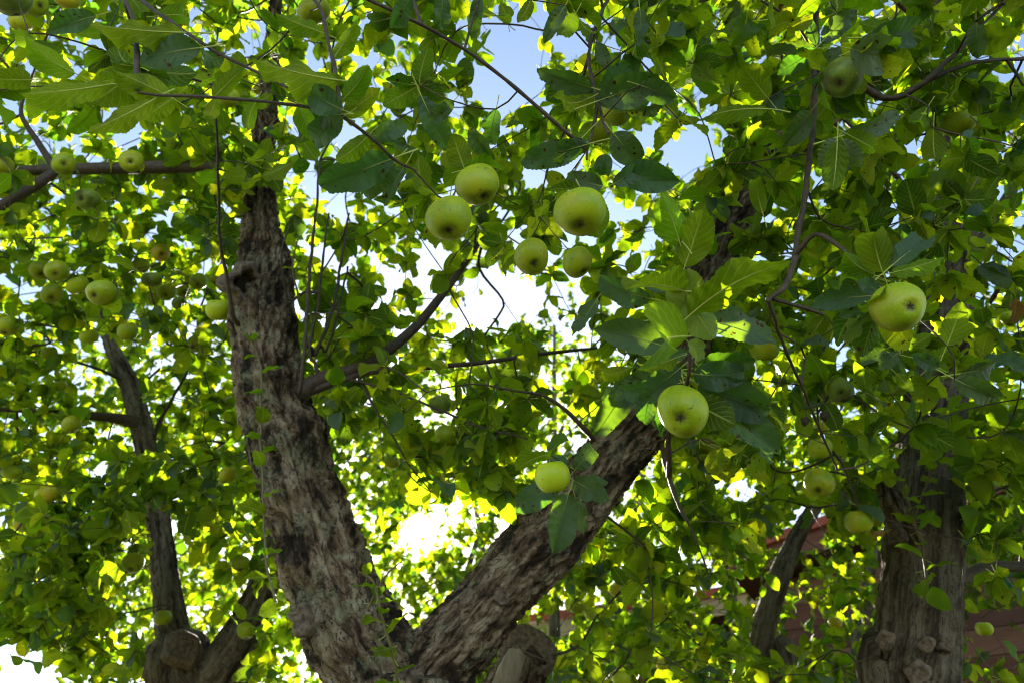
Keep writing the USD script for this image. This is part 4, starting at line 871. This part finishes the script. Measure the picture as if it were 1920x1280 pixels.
def far_tree(base, h, rx, rz, nsp, label, cz=None, seed=0, dlean=0.0, keep=0.05):
    global rng
    rng = np.random.default_rng(seed)
    x, y = base
    t = Tree('apple_tree', (x, y, 0), label, 'tree', bark=BARK_L, group='apple trees farther back in the orchard', far=True)
    cz = cz or h - rz
    t.limb([[x, y, -0.05, 0.17], [x + 0.03, y, 0.7, 0.12], [x + 0.05 + dlean, y, 1.5, 0.10]], 'trunk', world=True, step=0.1, sides=12)
    for k in range(5):
        a = k * 1.257 + seed; e = np.array([math.cos(a) * rx * 0.7, math.sin(a) * rx * 0.7])
        lp = np.array([[x + 0.05 + dlean, y, 1.4], [x + e[0] * 0.45, y + e[1] * 0.45, 1.4 + (cz - 1.4) * 0.6], [x + e[0], y + e[1], cz + rz * 0.4]])
        qx, qy, _ = proj(spline(lp, 0.1))
        if np.min(np.hypot(qx - 785, qy - 1000)) < 75 or (((qx < 400) | ((qx > 480) & (qx < 630))) & (qy > 1080) & (qy < 1300) & (qx > -20)).any(): continue
        t.limb([[x + 0.05 + dlean, y, 1.4, 0.08], [x + e[0] * 0.45, y + e[1] * 0.45, 1.4 + (cz - 1.4) * 0.6, 0.055], [x + e[0], y + e[1], cz + rz * rng.uniform(0.2, 0.6), 0.015]], 'limb', world=True, step=0.1, sides=8)
    q = rng.normal(0, 1, (nsp * 3, 3)); q = unit(q) * rng.uniform(0.45, 1.0, (nsp * 3, 1)) ** 0.7
    q = q * (1 + 0.5 * (meshkit.noise(q * 2.2 + seed, seed) - 0.5))[:, None]
    p = np.array([x, y, cz]) + q * [rx, rx, rz]
    p = p[p[:, 2] > 0.8]
    p = p[allowed(p, keep)]; p = p[meshkit.fbm(p * 1.6, 2, 8) > 0.42][:nsp]
    t.spurs.append((p, 7))
    t.grow(pull=0.3, step=0.22)
    t.finish(maxtwig=25, twig_px=3.5)
    return t

# (px, py, diameter in pixels, real diameter, calyx offset x, y in radii, skin, tree, label)
APPLE_ROWS = [
    (1280, 770, 97, .074, -.12, .30, SKIN, main, 'large green apple below the upright leafy spray, its dark calyx facing the viewer'),
    (1088, 398, 98, .078, -.02, .62, SKIN, main, 'large green apple with a bright rim, hanging against the open sky'),
    (842, 410, 85, .074, -.05, .60, SKIN, main, 'lower apple of the touching pair left of the open sky'),
    (895, 347, 80, .073, .35, .62, SKIN, main, 'upper apple of the touching pair, its top tucked under dark leaves'),
    (997, 482, 68, .068, .15, .45, SKIN, main, 'medium green apple hanging below and left of the large sky-rimmed apple'),
    (1082, 492, 56, .064, .5, .7, SKIN, main, 'apple half hidden by leaves right under the large sky-rimmed apple'),
    (1158, 203, 64, .066, .78, .25, SKIN, main, 'apple beside a bare spur at the top, its calyx turned right'),
    (1118, 248, 58, .068, 0, 1.0, SKIN, main, 'shaded apple behind the knobbly bare spur'),
    (1683, 575, 95, .074, .52, -.03, SKIN, right, 'large bright green apple on the right, its calyx turned sideways'),
    (1036, 893, 67, .066, .15, .99, SKIN_P, main, 'smooth pale apple hanging in front of the right-hand limb'),
    (1580, 145, 76, .072, -.15, .30, SKIN_D, right, 'dark shaded apple among speckled leaves at upper right'),
    (1797, 231, 58, .068, .2, 1.0, SKIN, right, 'dim apple half covered by a leaf below the upper right twigs'),
    (588, 22, 60, .070, 0, 1.0, SKIN, main, 'apple cut by the top edge behind a thin upright twig'),
    (25, 0, 66, .072, 0, .99, SKIN_D, main, 'biggest apple of the cluster in the top left corner'),
    (66, 8, 48, .066, .4, .1, SKIN, main, 'apple with a dark pit in the top left corner cluster'),
    (40, 42, 42, .062, 0, 1.0, SKIN_Y, main, 'yellowish apple lowest in the top left corner cluster'),
    (126, -2, 44, .066, 0, 1.0, SKIN_Y, main, 'yellow-green apple at the top edge beside the corner cluster'),
    (120, 307, 42, .066, -.02, -.02, SKIN, main, 'apple facing the viewer squarely in front of the forked brown bough'),
    (246, 302, 42, .066, -.1, .1, SKIN, main, 'apple under a dark leaf in front of the brown bough'),
    (4, 312, 42, .066, .1, .9, SKIN, main, 'apple at the left edge level with the brown bough'),
    (162, 373, 42, .068, -.5, 0, SKIN_D, main, 'shaded apple hanging below the brown bough'),
    (427, 182, 44, .062, .1, 1.0, SKIN, main, 'small apple where the thin twig crosses the upright twig'),
    (486, 165, 32, .060, 0, 1.0, SKIN_Y, main, 'small yellowish apple behind twigs above the thick limb'),
    (190, 549, 52, .070, -.58, .22, SKIN, left, 'largest bright apple of the left tree, its calyx turned left'),
    (75, 507, 38, .068, .1, .5, SKIN, left, 'leftmost apple of the tight bunch by the left edge'),
    (107, 508, 42, .070, -.2, .3, SKIN, left, 'front apple of the tight bunch by the left edge'),
    (146, 535, 38, .068, .2, 1.0, SKIN_P, left, 'apple with a sunlit rim right of the tight bunch'),
    (97, 551, 38, .068, -.05, .5, SKIN, left, 'lowest apple of the tight bunch by the left edge'),
    (14, 612, 40, .070, -.3, .8, SKIN, left, 'apple alone at the left edge over a thin drooping twig'),
    (167, 631, 35, .066, .2, 1.0, SKIN_P, left, 'pale smooth apple beside the top of the left tree limb'),
    (239, 621, 38, .068, .1, 1.0, SKIN, left, 'apple with a white glint to its right, above the left limb'),
    (302, 474, 34, .064, .05, .2, SKIN_Y, left, 'orange-tinged apple alone above the bunch of small apples'),
    (265, 498, 34, .066, .3, .8, SKIN, left, 'shaded apple just below left of the orange-tinged apple'),
    (372, 528, 32, .064, -.1, .45, SKIN, left, 'bigger of the two apples side by side near the knotted trunk'),
    (402, 528, 25, .054, .1, .4, SKIN, left, 'smaller of the two apples side by side near the knotted trunk'),
    (312, 548, 34, .066, -.1, .35, SKIN, left, 'front apple in the bunch of small apples'),
    (343, 545, 28, .062, .2, .3, SKIN, left, 'right-hand apple in the bunch of small apples'),
    (285, 524, 36, .068, 0, 1.0, SKIN_D, left, 'dull apple at the back top of the small-apple bunch'),
    (292, 561, 29, .062, 0, 1.0, SKIN, left, 'lower left apple in the bunch of small apples'),
    (336, 569, 26, .060, .1, .9, SKIN_D, left, 'lower right dim apple in the bunch of small apples'),
    (410, 581, 46, .072, 0, 1.0, SKIN_P, left, 'pale broad apple touching the left edge of the thick trunk'),
    (365, 645, 30, .064, -.3, .5, SKIN, left, 'apple cupped by dark leaves left of the thick trunk'),
    (112, 723, 25, .054, 0, 1.0, SKIN_P, left, 'tiny pale apple alone left of the left tree limb'),
    (133, 795, 34, .066, .2, .95, SKIN, left, 'apple below the small side branch of the left tree'),
    (92, 661, 28, .058, 0, 1.0, SKIN, left, 'small apple above the tiny pale apple'),
    (22, 884, 34, .066, 0, 1.0, SKIN_P, left, 'pale apple at the left edge against a sky hole'),
    (88, 925, 40, .070, .1, 1.0, SKIN_Y, left, 'broad yellow-green apple low on the left'),
    (42, 981, 32, .064, 0, 1.0, SKIN_Y, left, 'brown-spotted yellow apple at lower left'),
    (250, 1054, 38, .068, -.2, .7, SKIN, left, 'apple left of the left tree limb above the sky gap'),
    (452, 1056, 34, .066, 0, .8, SKIN, left, 'apple partly covered by a dark leaf between the two trunks'),
    (305, 1157, 33, .066, 0, 1.0, SKIN, left, 'shaded apple just above the bulging knot'),
    (461, 1181, 34, .066, .1, .9, SKIN, left, 'apple hanging in front of the side limb of the left tree'),
    (427, 890, 34, .066, 0, 1.0, SKIN_Y, left, 'yellow apple at the left edge of the thick limb'),
    (825, 758, 40, .062, 0, .95, SKIN_D, main, 'dark apple in silhouette under the thin side branch'),
    (838, 815, 44, .066, .1, .98, SKIN, main, 'soft green apple just below the silhouetted one'),
    (1537, 840, 46, .066, 0, 1.0, SKIN_P, right, 'upper of two pale apples left of the upright trunk'),
    (1536, 904, 54, .070, -.1, .65, SKIN, right, 'bigger lower apple of the two left of the upright trunk'),
    (1611, 977, 50, .068, 0, 1.0, SKIN, right, 'smooth apple beside the broken stub of the upright trunk'),
    (1541, 800, 28, .056, 0, 1.0, SKIN_Y, right, 'small yellow fruit above the two pale apples'),
    (1576, 731, 48, .068, .05, .2, SKIN_D, right, 'dark shaded apple below the cluster of speckled leaves'),
    (1327, 834, 42, .064, .4, -.1, SKIN, main, 'apple behind long dark leaves below the large hero apple'),
    (1432, 652, 56, .070, 0, 1.0, SKIN, right, 'pale apple half hidden behind a broad dark leaf'),
    (1892, 598, 30, .056, 0, .9, SKIN_P, right, 'small striped fruit at the right edge'),
    (1566, 1166, 26, .052, 0, 1.0, SKIN_Y, lean, 'small yellow fruit in front of the dark eaves'),
    (1080, 1138, 27, .060, 0, 1.0, SKIN, main, 'left apple of two under the right-hand limb'),
    (1107, 1149, 27, .060, 0, 1.0, SKIN_P, main, 'right apple of two under the right-hand limb'),
    (1155, 1104, 26, .058, 0, 1.0, SKIN_Y, main, 'yellow apple above the two under the right-hand limb'),
    (980, 1176, 30, .062, 0, 1.0, SKIN_P, main, 'bright apple above the sawn-off stub'),
    (1165, 1272, 36, .066, 0, 1.0, SKIN_P, main, 'apple cut by the bottom edge right of the stub'),
    (1241, 1244, 24, .056, 0, 1.0, SKIN_Y, main, 'yellow-green apple low among sunlit leaves near the bottom'),
    (1845, 1178, 30, .062, 0, 1.0, SKIN_P, right, 'bright apple behind leaves before the boarded wall'),
    (735, 866, 30, .062, 0, 1.0, SKIN, main, 'sunlit apple above the sun between the two limbs'),
]

def apple(px, py, dpx, dia, ox, oy, skin, tree, label):
    r = np.random.default_rng(int(px * 31 + py * 7))
    R = dia / 2; d = dia * F / dpx
    c = P(px, py, d)
    v = unit(CAM - c); ux = unit(RIGHT - (RIGHT @ v) * v); uy = np.cross(ux, v); uy = -uy if uy @ UP < 0 else uy
    APPLES.append((px, py, dpx / 2, d))
    m = min(1.0, math.hypot(ox, oy)); cal = unit(ox * ux - oy * uy + math.sqrt(max(0.0, 1 - m * m)) * v)
    z = -cal; x = unit(np.cross(z, [0.31, 0.52, 0.8])); y = np.cross(z, x)
    M = np.stack([x, y, z])
    path, _ = thing('apple', c, label, 'apple', 'green apples hanging in the trees')
    xf = UsdGeom.Xform.Get(stage, path)
    q = Rotation.from_matrix(M.T).as_quat()
    xf.AddOrientOp(UsdGeom.XformOp.PrecisionDouble).Set(Gf.Quatd(float(q[3]), float(q[0]), float(q[1]), float(q[2])))
    th = np.linspace(0, np.pi, 30); n = 40
    h = r.uniform(0.82, 0.98)
    # half profile from stalk (top) to calyx (bottom), dimpled at both ends
    rad = np.sin(th) ** 0.92 * (1 + 0.035 * np.cos(th)) 
    zz = np.cos(th) * h - 0.36 * np.exp(-(th / 0.32) ** 2) * h + r.uniform(0.13, 0.22) * np.exp(-((np.pi - th) / r.uniform(0.22, 0.34)) ** 2) * h
    a = np.arange(n) * 2 * np.pi / n
    lob = 1 + 0.03 * np.cos(5 * a + 0.7)[None] * (np.clip((th - 1.2) / 1.9, 0, 1) ** 1.5)[:, None] + 0.05 * np.cos(a * 2 + r.uniform(0, 6))[None] + 0.028 * np.cos(a * 3 + r.uniform(0, 6))[None]
    sk = r.normal(0, 0.10)
    pts = np.stack([rad[:, None] * np.cos(a) * lob, rad[:, None] * np.sin(a) * lob, np.repeat(zz[:, None], n, 1) + sk * rad[:, None] * np.cos(a)], -1) * R
    i, j = np.meshgrid(np.arange(29), np.arange(n), indexing='ij'); j2 = (j + 1) % n
    q4 = np.stack([i * n + j, (i + 1) * n + j, (i + 1) * n + j2, i * n + j2], -1).reshape(-1, 4)
    put(path, 'body', pts.reshape(-1, 3), np.vstack([q4[:, [0, 1, 2]], q4[:, [0, 2, 3]]]), skin)
    # calyx: five dried sepals round a dark eye
    zc = zz[-1] * R
    vs, fs = [[0, 0, zc - 0.0006]], []
    for k in range(5):
        b = k * 1.2566
        for (aa, rr, dz) in ((b - 0.5, 0.0026, -0.0008), (b + 0.5, 0.0026, -0.0008), (b + r.normal(0, .15), 0.0068 * r.uniform(.8, 1.2), -0.0038), (b, 0.0036, -0.0036)):
            vs.append([math.cos(aa) * rr, math.sin(aa) * rr, zc + dz])
        o = 1 + 4 * k
        fs += [[0, o, o + 3], [0, o + 3, o + 1], [o, o + 2, o + 3], [o + 3, o + 2, o + 1]]
    put(path, 'calyx', np.array(vs), np.array(fs), CALYX, smooth=False)
    # stalk up out of the other dimple
    z0 = zz[0] * R; ln = r.uniform(0.018, 0.028); bx, by = r.normal(0, 0.003, 2)
    sp = np.array([[0, 0, z0 - 0.002], [bx * .4, by * .4, z0 + ln * 0.5], [bx, by, z0 + ln]])
    tv, tf, tu = tube(sp, [0.0012, 0.0010, 0.0016], 6)
    put(path, 'stalk', tv, tf, STALK)
    tree.spurs.insert(0, ((c + sp[-1] @ M)[None], 3))

for row in APPLE_ROWS:
    apple(*row)

# a few dried things: shrivelled fruitlets and a curled brown leaf
for (px, py, d, s_, lab) in ((1618, 607, 1.4, 0.012, 'shrivelled black fruitlet left below the large right-hand apple'), (1510, 789, 1.95, 0.012, 'shrivelled brown fruitlet left of the small yellow fruit'), (1547, 779, 1.95, 0.013, 'shrivelled reddish fruitlet just above the small yellow fruit')):
    c = P(px, py, d); path, _ = thing('dried_fruitlet', c, lab, 'fruitlet')
    v, f, u = lathe(np.array([(0.001, 1.1), (0.45, 0.9), (0.85, 0.35), (0.8, -0.2), (0.5, -0.8), (0.55, -1.0), (0.2, -0.9), (0.001, -0.85)]) * s_, np.zeros(3), [0.5, 0.2, 0.85], 12, 0.6, int(px) % 7)
    put(path, 'body', v, f, CALYX)
    v, f, u = tube(np.array([[0.5, 0.2, 0.85], [0.8, 0.4, 2.2], [0.7, 0.5, 3.2]]) * s_, [0.0009] * 3, 5); put(path, 'stalk', v, f, STALK)
    right.spurs.insert(0, ((c + np.array([0.7, 0.5, 3.2]) * s_)[None], 2))
for (bx, by, tx, ty, d, w_) in ((1905, 560, 1908, 634, 1.9, .5), (1900, 575, 1880, 570, 1.92, .6), (1660, 995, 1616, 1010, 2.2, .5)):
    right.hero(bx, by, tx, ty, d, 0, w_, 'u', 30, mat=DRY, curl=-1.6, fold=0.9)

for t in (main, left, right, lean):
    t.grow(); t.finish()
for k, (b, h_, rx, rz, nsp, lab) in enumerate([
        ((-1.0, 6.2), 6.1, 2.1, 1.9, 1700, 'sunlit apple tree straight behind the fork of the old tree'),
        ((-4.2, 6.6), 6.5, 2.3, 1.9, 1600, 'apple tree farther back behind the slim left tree'),
        ((1.9, 6.4), 5.9, 2.1, 1.8, 1500, 'apple tree farther back right of the right-hand limb'),
        ((4.4, 4.9), 6.0, 1.6, 1.7, 800, 'apple tree close to the timber wall beyond the upright trunk'),
        ((-2.6, 9.6), 7.2, 2.4, 2.1, 1400, 'farther apple tree glimpsed left of the thick limb'),
        ((0.35, 8.3), 8.3, 2.1, 2.7, 2000, 'tall apple tree farther back whose leaves glitter round the sun')]):
    far_tree(b, h_, rx, rz, nsp, lab, seed=40 + k)
far_tree((-15.6, 24.0), 9.3, 2.6, 2.2, 900, 'distant bluish tree low in the bottom left corner', seed=70, keep=1.0)
print('prims', sum(1 for _ in stage.Traverse()))
